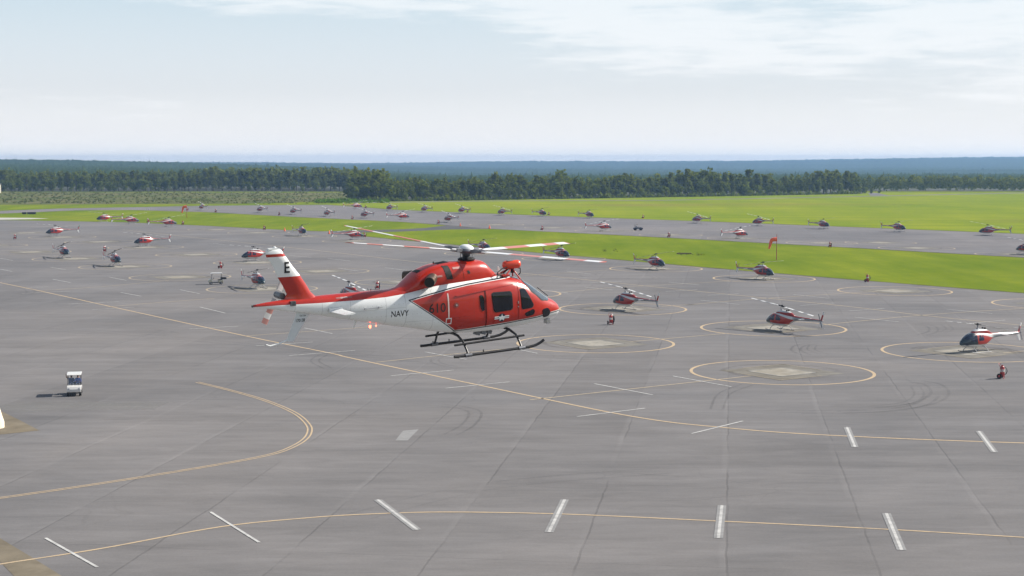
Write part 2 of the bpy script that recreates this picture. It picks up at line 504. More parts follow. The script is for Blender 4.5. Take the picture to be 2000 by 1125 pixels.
# ------------------------------------------------------------------ ground, aprons, fields
gm = MB().add([(-9000, -400, 0), (9000, -400, 0), (9000, 1345, 0), (-9000, 1345, 0)], [(0, 1, 2, 3)])
ground = tag(gm.build('ground', M_GRASS), kind='structure')

near_edge = [(-500, 421), (0, 430), (100, 431.5), (250, 434.5), (400, 441), (560, 449.5), (630, 452), (700, 450), (780, 448), (830, 445.5), (872, 440.3)]
near_edge2 = [(960, 447.3), (880, 448.2), (780, 452.3), (700, 454.3), (657, 456), (700, 460.5), (780, 468.5), (960, 485), (1007, 490), (1160, 503.5), (1360, 521), (1660, 546), (2000, 573), (2500, 612)]
pts = [g(*p) for p in near_edge] + [g(*p) for p in near_edge2] + [Vector((260, 120, 0)), Vector((260, -60, 0)), Vector((-260, -60, 0)), Vector((-420, 300, 0))]
apron = tag(sheet('apron', pts, 0.02, M_APRON), kind='structure')
far_far = [(0, 412), (60, 409.5), (120, 407.2), (270, 404.6), (400, 402), (560, 400.6), (640, 400.2), (700, 404.3), (760, 409), (800, 411), (960, 417.5), (1160, 425), (1360, 432), (1660, 443.5), (2000, 457), (2400, 473)]
far_near = [(2400, 526), (2000, 503.3), (1660, 484), (1360, 467.6), (1160, 457), (960, 447.3), (905, 443), (872, 440.3), (780, 433.3), (580, 424), (400, 414.4), (260, 410.3), (150, 411), (0, 417.5)]
pts = [g(-300, 428)] + [g(*p) for p in far_far] + [g(*p) for p in far_near] + [g(-300, 436)]
far_apron = tag(sheet('far_apron', pts, 0.016, M_FARAPRON), kind='structure')
cross = [(640, 452.3), (700, 450.2), (780, 448.2), (830, 445.7), (872, 440.6), (900, 443), (940, 446.5), (880, 448), (780, 452), (700, 454), (662, 455.4)]
tag(sheet('cross_taxiway', [g(*p) for p in cross], 0.026, M_DARKASPH), kind='structure')
rw = [(700, 396), (960, 392.5), (1300, 391.2), (1685, 383.6), (1760, 381.8), (2000, 376.8), (2200, 373)]
tag(sheet('runway', [g(x, y - 0.55) for x, y in rw] + [g(x, y + 0.55) for x, y in reversed(rw)], 0.02, M_FARAPRON), kind='structure')
tag(sheet('field_road', [g(*p) for p in ((1695, 376.8), (1712, 376.8), (1735, 381.8), (1700, 382.2))], 0.03, M_FARAPRON), kind='structure')
tag(sheet('helipad_slab', [g(*p) for p in ((-60, 425.8), (0, 425.3), (60, 425.6), (96, 427), (60, 428.2), (0, 429.3), (-60, 430))], 0.03, M_PALE), kind='structure')

def m_scrub():
    m = NT('scrub_soil'); p = m.pos()
    q = m.map(p, scale=(1, 0.3, 1))
    a = m.noise(q, 0.05, 6, 0.7); b = m.noise(q, 0.3, 4, 0.7)
    col = m.mix(m.rng(a, 0.35, 0.65), (0.075, 0.095, 0.03), (0.17, 0.145, 0.085))
    col = m.mix(m.rng(b, 0.4, 0.7, 0, 0.7), col, (0.06, 0.10, 0.02))
    return m.out(col, 1.0, spec=0.0)
sc_pts = [(-300, 374.5), (0, 375), (400, 376), (690, 376), (690, 391), (640, 392.5), (560, 396.5), (400, 398.4), (200, 399), (0, 400), (-300, 402)]
tag(sheet('scrub_field', [g(*p) for p in sc_pts], 0.05, m_scrub()), kind='structure')

def m_hay():
    m = NT('hay_grass'); p = m.pos()
    a = m.noise(m.map(p, rot=(0, 0, -ANG), scale=(1, 0.25, 1)), 0.03, 6, 0.65)
    s_ = m.noise(m.map(p, rot=(0, 0, 0.25), scale=(0.04, 1, 1)), 0.09, 4, 0.6)
    b = m.noise(m.map(p, scale=(0.35, 1, 1)), 0.011, 5, 0.6, 0.4)
    col = m.mix(m.rng(a, 0.35, 0.66), (0.155, 0.205, 0.016), (0.245, 0.265, 0.024))
    col = m.mix(m.rng(s_, 0.35, 0.7, 0, 0.75), col, (0.120, 0.175, 0.018))
    col = m.mix(m.rng(b, 0.56, 0.70, 0, 0.65, True), col, (0.20, 0.16, 0.05))
    m.bump(m.noise(p, 0.8, 5, 0.7), 0.4, 0.25)
    return m.out(col, 1.0, spec=0.0)
hay = [(640, 399.4), (700, 403.3), (760, 408), (800, 410), (960, 416.5), (1160, 424), (1360, 431), (1660, 442.5), (2000, 456), (2400, 472), (2400, 375), (2000, 374.6), (1690, 374.6), (1684, 379), (1500, 382), (1300, 385.4), (1100, 388.6), (960, 391), (840, 392.6), (760, 393.6), (700, 394.2)]
tag(sheet('hay_field', [g(*p) for p in hay], 0.008, m_hay()), kind='structure')
M_VERGE = m_smudge('worn_verge', (0.105, 0.095, 0.045), 0.85)
for ed_ in (near_edge[:7], near_edge2[4:], far_far, far_near):
    ribbon('worn_verge', smooth_path(gp(ed_), 10), 1.5, 0.06, M_VERGE, ground)
# painted markings, all pieces of the apron
zc = [0.030]
def line(pts, w=0.16, mat=None, par=None, off=0.0, z=0.034, name='painted_line', n=10):
    return ribbon(name, smooth_path(gp(pts), n), w, z, mat or M_YEL, par or apron, off)
laneA = [(-120, 527), (0, 552.3), (80, 569), (220, 600), (480, 656.7), (644, 690), (700, 703), (1060, 779), (1194, 806.5), (1300, 824), (1400, 834.5), (1537, 846), (1751, 857), (2000, 866), (2200, 872)]
line(laneA, 0.29)
laneB = [(240, 449), (380, 464), (456, 472), (620, 489.5), (780, 508), (960, 527.3), (1022, 534), (1340, 567), (1634, 596.5), (1813, 617.5), (2000, 636), (2200, 655)]
line(laneB, 0.36, M_YEL2)
lower = [(-150, 1130), (0, 1103), (200, 1072), (430, 1030), (600, 1012.5), (720, 1005), (870, 1001), (1100, 1005), (1400, 1018.5), (1700, 1033), (2000, 1050.5), (2200, 1063)]
line(lower, 0.2)
dbl = [(385, 747), (440, 760.5), (500, 777), (545, 793), (580, 810), (600, 828), (605, 842), (596, 858), (570, 874), (530, 888), (450, 904), (300, 929), (150, 952), (0, 973.5), (-160, 995)]
line(dbl, 0.13, off=0.16); line(dbl, 0.13, off=-0.16)
for p in ([(1035, 781.5), (1280, 755), (1465, 735)], [(735, 708), (885, 692), (1040, 677)], [(480, 656.5), (600, 648), (720, 639)], [(1607, 635), (1800, 616), (2000, 602.6), (2150, 592)],
          [(1340, 596), (1468, 585), (1654, 573), (1715, 569)], [(1291, 599), (1360, 594.5)], [(1180, 563), (1453, 548)], [(1960, 690), (2100, 676)], [(210, 600), (300, 592), (420, 583)], [(960, 543), (1080, 535), (1240, 524)],
          [(80, 568), (200, 560), (330, 548)], [(1090, 572), (1180, 563.4)], [(1230, 668), (1420, 651.5)]):
    line(p, 0.28, M_YEL2)
TICKS = [(763, 734.6, 886, 723.5), (870, 759, 996, 746.4), (1127, 814.4, 1259.5, 798), (1350.6, 847.7, 1451, 823), (500, 676, 611, 668.5), (565, 695, 694, 685),
         (830, 688, 911, 702.5), (1016, 684, 1050, 690.7), (1160.6, 750, 1275, 772), (1314, 735, 1428.5, 756), (594.5, 641, 649, 652), (0, 505, 25, 509), (0, 526, 24, 530.5),
         (98, 522, 128, 527), (103, 545.6, 138, 552.4), (213, 541.6, 247, 548), (236, 571.6, 276, 579), (352, 566.4, 390, 574), (52, 562.4, 94, 560.4), (43, 573.6, 136, 569),
         (134, 594.4, 232, 589.6), (390, 600, 440, 612), (370, 643, 465, 637.5), (180, 605, 262, 601), (1107, 530, 1154, 535.6), (1141.7, 561, 1196.5, 567), (1151.6, 553, 1214, 549.7),
         (1054.6, 566.7, 1109, 572.4), (1084.5, 545.5, 1146.7, 542.3), (1300, 569.7, 1362, 566), (1307, 551.7, 1366, 557), (1368.7, 586.8, 1444.7, 595), (1382, 577, 1443, 574),
         (1549.4, 575.6, 1618.7, 583), (1563, 597, 1629, 592.5), (1659, 607.7, 1728.4, 602.7), (1669, 620, 1755.5, 629), (1850, 604.4, 1938, 612.8), (1894, 632.4, 1963, 625.6),
         (415, 475.6, 440, 478.6), (640, 505, 684, 510), (565, 499, 608, 503), (752, 523, 800, 529), (660, 524, 700, 529.5), (480, 492, 520, 496), (1980, 640, 2010, 643)]
for a, b, c, d in TICKS:
    line([(a, b), (c, d)], 0.19, M_WHT, z=0.040, name='tick_mark')
for a, b, c, d in [(1654, 835, 1670, 874), (1912, 843, 1942.5, 884), (89, 1052, 190, 1109), (411, 1001, 506, 1060.5), (737.6, 977, 815, 1036), (1103, 976.6, 1072, 1040.6), (1410, 988, 1403, 1052), (1731, 1003.5, 1761, 1075.5)]:
    k = 0.16 if a < 700 else 0.5
    if k > 0.2: line([(a, b), (c, d)], k, M_WHT2, z=0.037, name='tick_border')
    line([(a, b), (c, d)], 0.17, M_WHT, z=0.042, name='tick_mark')

# touchdown rings with a tilted concrete square in each
RING_R = 8.6
def pad(px, py, par=apron, zz=0.0, ring=True, square=True, pale=1):
    c = g(px, py).to_2d()
    if ring:
        n = 72
        ribbon('touchdown_ring', [c + Vector((math.cos(2 * math.pi * i / n), math.sin(2 * math.pi * i / n))) * RING_R for i in range(n)], 0.31, 0.032 + zz, M_YEL if pale else M_YEL2, par, closed=True)
    if square:
        def sq(h, z, m, nm):
            return sheet(nm, [c + U * a * h + V * b * h for a, b in ((-1, -1), (1, -1), (1, 1), (-1, 1))], z, m, par)
        sq(4.15, 0.028 + zz, M_PAD, 'concrete_pad')
        sq(2.3, 0.036 + zz, M_PAD2, 'pad_centre')
        for s_ in (-1, 1):
            for ax, bx in ((U, V), (V, U)):
                ribbon('pad_border', [c + ax * s_ * 2.28 - bx * 2.35, c + ax * s_ * 2.28 + bx * 2.35], 0.16, 0.046 + zz, M_WHT2, par)
                ribbon('pad_edge', [c + ax * s_ * 4.1 - bx * 1.2 * s_, c + ax * s_ * 4.1 + bx * 4.15 * s_], 0.13, 0.046 + zz, M_YEL2, par)
        for r_ in (5.6, 4.9):
            a0 = hash((px, r_)) % 7
            ribbon('scuff_mark', [c + Vector((math.cos(a0 + i * 0.12), math.sin(a0 + i * 0.12))) * r_ for i in range(26)], 0.5, 0.05 + zz, M_STAIN, par)
NEAR_PADS = [(1527, 727), (1163, 671), (1886, 687.5), (1510, 641.5), (1216, 603.8), (1747, 568.5), (1492, 544.3), (1281, 525), (1101, 505.5), (2062, 594),
             (886, 625), (680, 592), (512, 564.5), (352, 541.5), (245, 521), (148, 505.5), (60, 492.5), (-20, 480), (984, 574), (795, 551), (628, 530), (503, 513), (384, 497.5), (285, 483.5), (196, 472.5), (122, 463.5), (52, 455),
             (945, 495), (817, 483), (697, 471), (595, 461.5), (505, 454.5), (425, 448.5)]
for i, (x, y) in enumerate(NEAR_PADS): pad(x, y, pale=int(x > 900 and y > 520))
for x, y in ((1720, 474), (1790, 484.5), (1605, 474.5), (1310, 459), (1080, 445), (970, 439), (1985, 497), (1181, 451), (1446, 465.5)):
    pad(x, y, far_apron, -0.006, pale=0)

# tyre marks, patches, slabs
def tyre(pts, gap=0.75, w=0.28):
    for s_ in (-1, 1): ribbon('tyre_mark', smooth_path(gp(pts), 8), w, 0.05, M_TYRE, apron, off=s_ * gap)
tyre([(1560, 806), (1680, 804), (1760, 797), (1815, 785), (1836, 768), (1822, 752), (1790, 746)])
tyre([(1640, 806), (1740, 802), (1800, 790), (1822, 774)], 0.5)
tyre([(1700, 796), (1770, 788), (1795, 772), (1788, 756)], 0.4, 0.2)
tyre([(1575, 694), (1555, 685), (1562, 676), (1590, 671)], 0.5); tyre([(1610, 692), (1585, 684), (1588, 675)], 0.4, 0.2)
tyre([(1800, 655), (1822, 648), (1818, 638), (1790, 633)], 0.5); tyre([(1840, 650), (1855, 643), (1845, 635)], 0.4, 0.2)
tyre([(1060, 560), (1120, 555), (1128, 548), (1100, 543)], 0.5); tyre([(1250, 550), (1282, 544), (1270, 538)], 0.5)
tyre([(1400, 800), (1415, 770), (1460, 752)], 0.5, 0.2); tyre([(770, 790), (860, 792), (925, 804), (915, 830), (880, 850)], 0.5, 0.22)
tyre([(30, 580), (60, 572), (45, 562), (0, 558)], 0.6)
tyre([(900, 720), (860, 712), (850, 702), (880, 692)], 0.4, 0.2); tyre([(640, 720), (615, 705), (640, 690)], 0.4, 0.2)
tyre([(700, 1010), (960, 950), (1300, 920)], 0.9, 0.2)
tyre([(900, 690), (1300, 705), (1700, 700)], 0.8, 0.25)
tyre([(100, 640), (420, 668), (760, 700)], 0.8, 0.25)
tag(sheet('light_patch', [g(*p) for p in ((787, 842), (818, 839), (796, 861), (772, 861))], 0.03, M_WHT2, apron))
tag(sheet('concrete_strip', [g(*p) for p in ((-90, 1000), (0, 1052), (60, 1088), (119, 1125), (190, 1170), (70, 1170), (0, 1098), (-90, 1050))], 0.028, M_CONC), kind='structure')
sheet('concrete_slab', [g(*p) for p in ((-110, 795), (0, 802.5), (40, 822), (77, 841.5), (0, 849.5), (-110, 858))], 0.029, M_CONC, apron)
sheet('light_patch', [g(*p) for p in ((0, 790), (60, 785), (330, 786), (300, 800), (110, 802), (40, 808), (0, 800))], 0.025, m_smudge('bleached_tarmac', (0.26, 0.255, 0.245), 0.5), apron)

# ------------------------------------------------------------------ hovering helicopter
PX, PZ = -1.488, 13.883
HP = Vector((-1.488, 49.892, 13.883))
HYAW, HPIT, HROLL = R(31), R(3.2), R(3.0)
RED_T, WHITE_T, BLACK_T = (0.56, 0.038, 0.014), (0.70, 0.71, 0.70), (0.012, 0.013, 0.018)
def rot_h():
    return Matrix.Rotation(HYAW, 4, 'Z') @ Matrix.Rotation(-HPIT, 4, 'Y') @ Matrix.Rotation(HROLL, 4, 'X')
F1 = [(-7.3, 2.215), (-6.4, 2.20), (-5.2, 2.155), (-4.0, 2.13), (-3.0, 2.135), (-2.4, 2.18), (-2.0, 2.235), (-1.4, 2.34), (-0.9, 2.44), (-0.6, 2.6), (3.6, 2.6)]
CUP = [(-2.31, 1.985), (-1.6, 2.12), (-0.86, 2.235), (-0.25, 2.30), (0.6, 2.345), (1.17, 2.365), (1.55, 2.37), (1.62, 2.9), (3.6, 2.9)]
CLOW = [(-2.31, 1.985), (-0.72, 0.83), (0.8, 0.895), (2.36, 0.96), (3.05, 1.03), (3.6, 1.05)]
def m_hullpaint():
    m = NT('helicopter_paint'); o = m.obj(); x, y, z = m.sep(o)
    f1 = m.curve(x, F1, 2.0, 3.0); cu = m.curve(x, CUP, 0.5, 3.0); cl = m.curve(x, CLOW, 0.5, 3.0)
    d = m.math('MINIMUM', m.math('SUBTRACT', cu, z), m.math('SUBTRACT', z, cl))
    d = m.math('MINIMUM', d, m.math('SUBTRACT', x, -2.30))
    n = m.noise(m.map(o, scale=(0.6, 1, 1.6)), 2.2, 6, 0.65)
    red = m.mix(m.rng(n, 0.3, 0.7), (0.35, 0.013, 0.005), (0.41, 0.018, 0.006))
    wht = m.mix(m.rng(n, 0.35, 0.72), (0.80, 0.81, 0.80), (0.72, 0.73, 0.72))
    soot = m.rng(m.noise(m.map(o, scale=(0.25, 1, 1.2)), 3.0, 5, 0.6), 0.5, 0.75, 0, 0.18)
    wht = m.mix(soot, wht, (0.50, 0.48, 0.43))
    col = m.mix(m.math('GREATER_THAN', d, -0.018), wht, (0.012, 0.014, 0.02))
    col = m.mix(m.math('GREATER_THAN', d, 0.018), col, (0.72, 0.72, 0.70))
    col = m.mix(m.math('GREATER_THAN', d, 0.036), col, red)
    col = m.mix(m.math('GREATER_THAN', m.math('SUBTRACT', z, f1), 0.0), col, red)
    seam = None
    for xs_ in (-5.95, -5.1, -4.2, -3.05, -2.42, -1.55, -0.12):
        q_ = m.math('LESS_THAN', m.math('ABSOLUTE', m.math('SUBTRACT', x, xs_)), 0.009)
        seam = q_ if seam is None else m.math('MAXIMUM', seam, q_)
    for z_, xa, xb in ((1.30, -2.42, -0.12), (1.78, -4.2, -2.42), (0.98, -0.7, 1.5)):
        q_ = m.math('LESS_THAN', m.math('ABSOLUTE', m.math('SUBTRACT', z, z_)), 0.007)
        q_ = m.math('MULTIPLY', q_, m.math('MULTIPLY', m.math('GREATER_THAN', x, xa), m.math('LESS_THAN', x, xb)))
        seam = m.math('MAXIMUM', seam, q_)
    rv = m.math('FRACT', m.math('MULTIPLY', x, 7.0)); rz = m.math('FRACT', m.math('MULTIPLY', z, 2.9))
    riv = m.math('MULTIPLY', m.math('LESS_THAN', m.math('ABSOLUTE', m.math('SUBTRACT', rv, 0.5)), 0.09), m.math('LESS_THAN', m.math('ABSOLUTE', m.math('SUBTRACT', rz, 0.5)), 0.04))
    col = m.mix(m.math('MAXIMUM', m.math('MULTIPLY', seam, 0.26), m.math('MULTIPLY', riv, 0.22)), col, (0.06, 0.05, 0.05))
    # exhaust soot trailing back along the flank behind the stack
    sx = m.math('MULTIPLY', m.rng(x, -4.6, -1.9, 0, 1), m.math('LESS_THAN', x, -1.7)); sz_ = m.rng(m.math('ABSOLUTE', m.math('SUBTRACT', z, 2.34)), 0.0, 0.34, 1, 0)
    col = m.mix(m.math('MULTIPLY', m.math('MULTIPLY', sx, sz_), m.rng(n, 0.3, 0.7, 0.2, 0.6)), col, (0.07, 0.045, 0.035))
    return m.out(col, m.rng(n, 0.2, 0.8, 0.22, 0.42), 0.0, 0.3)
def glossy(name, col, var=0.06, rough=0.3):
    return plain(name, col, rough, 0, var, 2.0, 0.3)
M_HULL = m_hullpaint()
M_RED = glossy('red_paint', (0.40, 0.018, 0.006))
M_WHITE = glossy('white_paint', (0.70, 0.71, 0.70))
M_BLK = plain('black_paint', (0.006, 0.006, 0.007), 0.65, 0, 0.3)
M_SATIN = plain('satin_black_tube', (0.008, 0.008, 0.009), 0.35, 0.0, 0.3)
M_STEEL = plain('brushed_metal', (0.42, 0.42, 0.43), 0.35, 0.85, 0.2)
M_GREY = plain('grey_alloy', (0.16, 0.165, 0.18), 0.45, 0.5, 0.25)
M_EXH = plain('burnt_exhaust_metal', (0.10, 0.075, 0.055), 0.45, 0.8, 0.4)
M_RUB = plain('rubber', (0.02, 0.02, 0.02), 0.8, 0, 0.2)
def m_glass(name, tint, rough=0.05):
    m = NT(name); n = m.noise(m.obj(), 1.5, 3, 0.5)
    c = m.mix(m.rng(n, 0.35, 0.65), tint, tuple(q * 1.7 for q in tint))
    m.out(c, rough, 0.0, 0.0, 0.5)
    return m.m
M_GLASS = m_glass('dark_window_glass', (0.004, 0.005, 0.008))
M_WIND = m_glass('windscreen_glass', (0.05, 0.065, 0.08), 0.04)
M_DARKIN = plain('dark_mesh', (0.012, 0.011, 0.010), 0.7)

hero = empty('hovering_helicopter', HP)
hero.rotation_euler = rot_h().to_euler()
tag(hero, 'large red and white navy helicopter numbered 610 hovering above the apron, nose to the right', 'helicopter')
HULL = [(-7.22, 2.20, 2.27, 0.035, 2.2), (-6.8, 2.12, 2.31, 0.09, 2.2), (-6.2, 1.98, 2.335, 0.16, 2.3), (-5.5, 1.83, 2.345, 0.23, 2.3), (-4.5, 1.58, 2.34, 0.33, 2.3), (-3.5, 1.34, 2.32, 0.44, 2.3),
        (-2.7, 1.15, 2.31, 0.55, 2.4), (-2.0, 1.00, 2.36, 0.67, 2.6), (-1.3, 0.84, 2.42, 0.76, 2.9), (-0.6, 0.72, 2.45, 0.80, 3.1), (0.0, 0.66, 2.46, 0.81, 3.2), (1.0, 0.64, 2.44, 0.81, 3.1),
        (1.5, 0.65, 2.37, 0.80, 2.9), (1.9, 0.67, 2.24, 0.77, 2.7), (2.2, 0.69, 2.07, 0.73, 2.6), (2.6, 0.73, 1.79, 0.64, 2.4), (2.95, 0.77, 1.54, 0.53, 2.3), (3.2, 0.81, 1.42, 0.45, 2.2), (3.4, 0.86, 1.28, 0.31, 2.1), (3.51, 0.97, 1.13, 0.10, 2.0)]
hb = loft(HULL, 90, 56)
hull_me = hb.mesh('fuselage', 180)
fus = link('fuselage', hull_me, M_HULL, hero)
BV = BVHTree.FromPolygons([v.co.copy() for v in hull_me.vertices], [tuple(p.vertices) for p in hull_me.polygons])
COWL = [(-2.75, 2.05, 2.30, 0.20, 2.2), (-2.4, 2.0, 2.36, 0.36, 2.3), (-2.1, 2.05, 2.54, 0.45, 2.4), (-1.8, 2.1, 2.76, 0.50, 2.5), (-1.2, 2.1, 2.95, 0.53, 2.6), (-0.5, 2.1, 3.0, 0.54, 2.7), (0.3, 2.1, 2.97, 0.50, 2.7), (0.6, 2.1, 2.92, 0.45, 2.6),
        (0.8, 2.1, 2.74, 0.42, 2.4), (1.0, 2.1, 2.55, 0.36, 2.3), (1.15, 2.15, 2.44, 0.28, 2.2)]
cw = loft(COWL, 50, 40); cw_me = cw.mesh('engine_cowling', 180)
cowl = link('engine_cowling', cw_me, M_RED, hero)
BVC = BVHTree.FromPolygons([v.co.copy() for v in cw_me.vertices], [tuple(p.vertices) for p in cw_me.polygons])
def decal(name, poly, mat, lift=0.006, side=-1, bvh=None, parent=None, frame=None, cell=0.1, rim=True):
    return link(name, decal_mesh(name, poly, bvh or BV, lift, side, frame, cell, rim), mat, parent or hero)
for side in (-1, 1):
    # sliding cabin door and hinged cockpit door, each a panel a little proud of the hull
    cdoor = decal('cabin_door', rpoly([(0.33, 2.13), (1.42, 2.13), (1.50, 1.9), (1.50, 0.92), (0.36, 0.86)], 0.08), M_HULL, 0.016, side)
    w = rpoly([(0.54, 1.955), (1.27, 1.93), (1.30, 1.36), (0.62, 1.34)], 0.10)
    decal('window_frame', grow(w, 0.03), M_BLK, 0.02, side, parent=cdoor); decal('window', w, M_GLASS, 0.027, side, parent=cdoor)
    kdoor = decal('cockpit_door', rpoly([(1.56, 2.16), (1.86, 2.08), (2.20, 1.55), (2.34, 1.02), (1.56, 0.95)], 0.07), M_HULL, 0.012, side)
    w = rpoly([(1.62, 1.97), (1.83, 1.95), (2.13, 1.42), (2.08, 1.34), (1.68, 1.33)], 0.06)
    decal('window_frame', grow(w, 0.028), M_BLK, 0.017, side, parent=kdoor); decal('window', w, M_GLASS, 0.024, side, parent=kdoor)
    if True:
        w = rpoly([(1.78, 1.17), (2.12, 1.28), (2.20, 1.20), (2.16, 1.08), (1.86, 1.05)], 0.05)
        decal('lower_window', w, M_GLASS, 0.022, side, parent=kdoor)
    decal('chin_window', rpoly([(2.52, 1.20), (2.78, 1.23), (2.92, 1.10), (2.88, 0.92), (2.62, 0.90)], 0.09), M_GLASS, 0.010, side)
    decal('aft_window', rpoly([(0.09, 1.93), (0.20, 1.93), (0.27, 1.80), (0.27, 1.42), (0.17, 1.42), (0.11, 1.58)], 0.06), M_GLASS, 0.010, side)
    decal('door_seam', [(0.285, 2.10), (0.30, 2.10), (0.34, 0.90), (0.325, 0.90)], M_BLK, 0.008, side)
    decal('door_rail', rpoly([(-0.78, 2.00), (-0.4, 2.055), (1.45, 2.19), (1.45, 2.15), (-0.4, 2.00), (-0.7, 1.97)], 0.01), M_RED, 0.028, side)
    decal('door_handle', [(1.51, 1.6), (1.54, 1.6), (1.54, 1.52), (1.51, 1.52)], M_STEEL, 0.03, side)
    decal('door_handle', [(1.51, 1.44), (1.54, 1.44), (1.54, 1.4), (1.51, 1.4)], M_STEEL, 0.03, side)
    decal('fuel_marking', [(-1.04, 2.09), (-0.995, 2.09), (-0.995, 1.30), (-1.04, 1.30)], glossy('marking_white', (0.62, 0.50, 0.46)), 0.006, side)
    for q in ([(-1.11, 1.31), (-0.92, 1.31), (-0.92, 1.28), (-1.11, 1.28)], [(-1.11, 1.14), (-0.92, 1.14), (-0.92, 1.11), (-1.11, 1.11)], [(-1.11, 1.28), (-1.085, 1.28), (-1.085, 1.14), (-1.11, 1.14)], [(-0.945, 1.28), (-0.92, 1.28), (-0.92, 1.14), (-0.945, 1.14)]):
        decal('fuel_marking', q, M_WHITE, 0.006, side)
    n = 20
    decal('filler_cap', [(-0.74 + 0.085 * math.cos(i * 2 * math.pi / n), 1.70 + 0.085 * math.sin(i * 2 * math.pi / n)) for i in range(n)], plain('dull_red', (0.22, 0.05, 0.04), 0.5), 0.007, side)
    decal('filler_cap', [(-0.74 + 0.03 * math.cos(i * 2 * math.pi / n), 1.70 + 0.03 * math.sin(i * 2 * math.pi / n)) for i in range(n)], M_STEEL, 0.014, side)
    # lettering
    fl = 1 if side < 0 else -1
    decal('lettering', text_bm('NAVY', 0.19, -2.62, 1.60, 0.80, 0.012, fl), M_BLK, 0.006, side, cell=0.25, rim=False)
    decal('lettering', text_bm('610', 0.30, -1.40, 1.67, 0.95, 0.012, fl), M_BLK, 0.006, side, cell=0.25, rim=False)
    # national insignia: blue disc, white bars and star
    cx, cz, r_ = 0.90, 1.13, 0.135
    disc = [(cx + r_ * math.cos(i * 2 * math.pi / 28), cz + r_ * math.sin(i * 2 * math.pi / 28)) for i in range(28)]
    ins = decal('insignia', disc, plain('insignia_blue', (0.012, 0.016, 0.035), 0.35), 0.022, side)
    for s_ in (-1, 1):
        decal('insignia_bar', [(cx + s_ * 0.11, cz + 0.05), (cx + s_ * 0.27, cz + 0.05), (cx + s_ * 0.27, cz - 0.035), (cx + s_ * 0.11, cz - 0.035)], M_WHITE, 0.024, side, parent=ins)
        decal('insignia_stripe', [(cx + s_ * 0.11, cz + 0.018), (cx + s_ * 0.27, cz + 0.018), (cx + s_ * 0.27, cz + 0.002), (cx + s_ * 0.11, cz + 0.002)], M_BLK, 0.027, side, parent=ins)
    star = []
    for i in range(10):
        rr = 0.125 if i % 2 == 0 else 0.05; a = math.pi / 2 + i * math.pi / 5
        star.append((cx + rr * math.cos(a), cz + rr * math.sin(a)))
    decal('insignia_star', star, M_WHITE, 0.030, side, parent=ins)
    # cowling: side intake, exhaust stub, small marks
    decal('intake_grille', rpoly([(-1.02, 2.92), (-0.80, 2.92), (-0.70, 2.50), (-0.92, 2.50)], 0.02), M_DARKIN, 0.008, side, BVC, cowl)
    decal('vent_slot', [(-0.18, 2.72), (-0.10, 2.72), (-0.06, 2.62), (-0.14, 2.62)], M_DARKIN, 0.008, side, BVC, cowl)
    decal('warning_label', [(-0.68, 2.86), (-0.40, 2.86), (-0.40, 2.80), (-0.68, 2.80)], plain('faded_label', (0.42, 0.20, 0.18), 0.5), 0.008, side, BVC, cowl)
    decal('warning_label', [(-1.35, 2.66), (-1.08, 2.66), (-1.08, 2.60), (-1.35, 2.60)], plain('faded_label', (0.42, 0.20, 0.18), 0.5), 0.008, side, BVC, cowl)
    e0, e1 = Vector((-1.35, side * 0.36, 2.58)), Vector((-1.72, side * 0.86, 2.52))
    t = (e1 - e0)
    ex = MB().tube([e0, e0 + t * 0.5, e1], [0.18, 0.175, 0.165], 18, False)
    ex.tube([e1, e1 - t * 0.03], [0.165, 0.145], 18, False)
    exo = ex.build('exhaust_pipe', M_EXH, cowl, 60)
    MB().tube([e1 - t * 0.02, e1 - t * 0.45], [0.147, 0.12], 18, True).build('exhaust_opening', M_DARKIN, cowl, 60)
    decal('panel_seam', [(-0.36, 2.93), (-0.345, 2.93), (-0.285, 2.48), (-0.30, 2.48)], plain('seam_red', (0.25, 0.02, 0.012), 0.5), 0.005, side, BVC, cowl)
    decal('warning_label', [(-4.62, 2.265), (-4.1, 2.255), (-4.1, 2.215), (-4.62, 2.225)], plain('faded_label', (0.30, 0.10, 0.09), 0.5), 0.006, side)
    decal('lettering', text_bm('DANGER', 0.04, -4.36, 2.24, 1.0, 0.0, fl), M_WHITE, 0.009, side, cell=0.2, rim=False)
# upper deck openings behind the mast
for (x0, x1, z0) in ((-1.05, -0.65, 0), (-1.80, -1.66, 0)):
    fr = (Vector((0, 0, 0)), Vector((1, 0, 0)), Vector((0, 1, 0)), Vector((0, 0, -1)))
    decal('deck_vent', [(x0, -0.18), (x1, -0.18), (x1, 0.18), (x0, 0.18)], M_DARKIN, 0.006, -1, BVC, cowl, frame=(Vector((0, 0, 2.5)), fr[1], fr[2], fr[3]))
# windscreen, two curved panes either side of a centre post
sl = Vector((1.0, 0, -0.74)).normalized(); dn = Vector((-0.74, 0, -1.0)).normalized()
fr = (Vector((1.98, 0, 2.19)), Vector((0, 1, 0)), sl, dn)
for side in (-1, 1):
    w = rpoly([(side * 0.035, 0.0), (side * 0.50, -0.02), (side * 0.655, 0.30), (side * 0.62, 0.86), (side * 0.47, 1.16), (side * 0.035, 1.27)], 0.08)
    wf = decal('windscreen_frame', grow(w, 0.022), M_BLK, 0.007, -1, frame=fr)
    decal('windscreen', w, M_WIND, 0.014, -1, frame=fr, parent=wf)
    w = rpoly([(side * 0.08, 0.06), (side * 0.42, 0.05), (side * 0.40, 0.33), (side * 0.08, 0.36)], 0.05)
    decal('roof_window', [(a, b - 0.52) for a, b in w], M_WIND, 0.012, -1, frame=fr)
MB().tube([(2.50, -0.42, 1.90), (2.72, -0.40, 1.73), (2.95, -0.34, 1.57)], 0.012, 6).build('wiper', M_BLK, hero, 60)
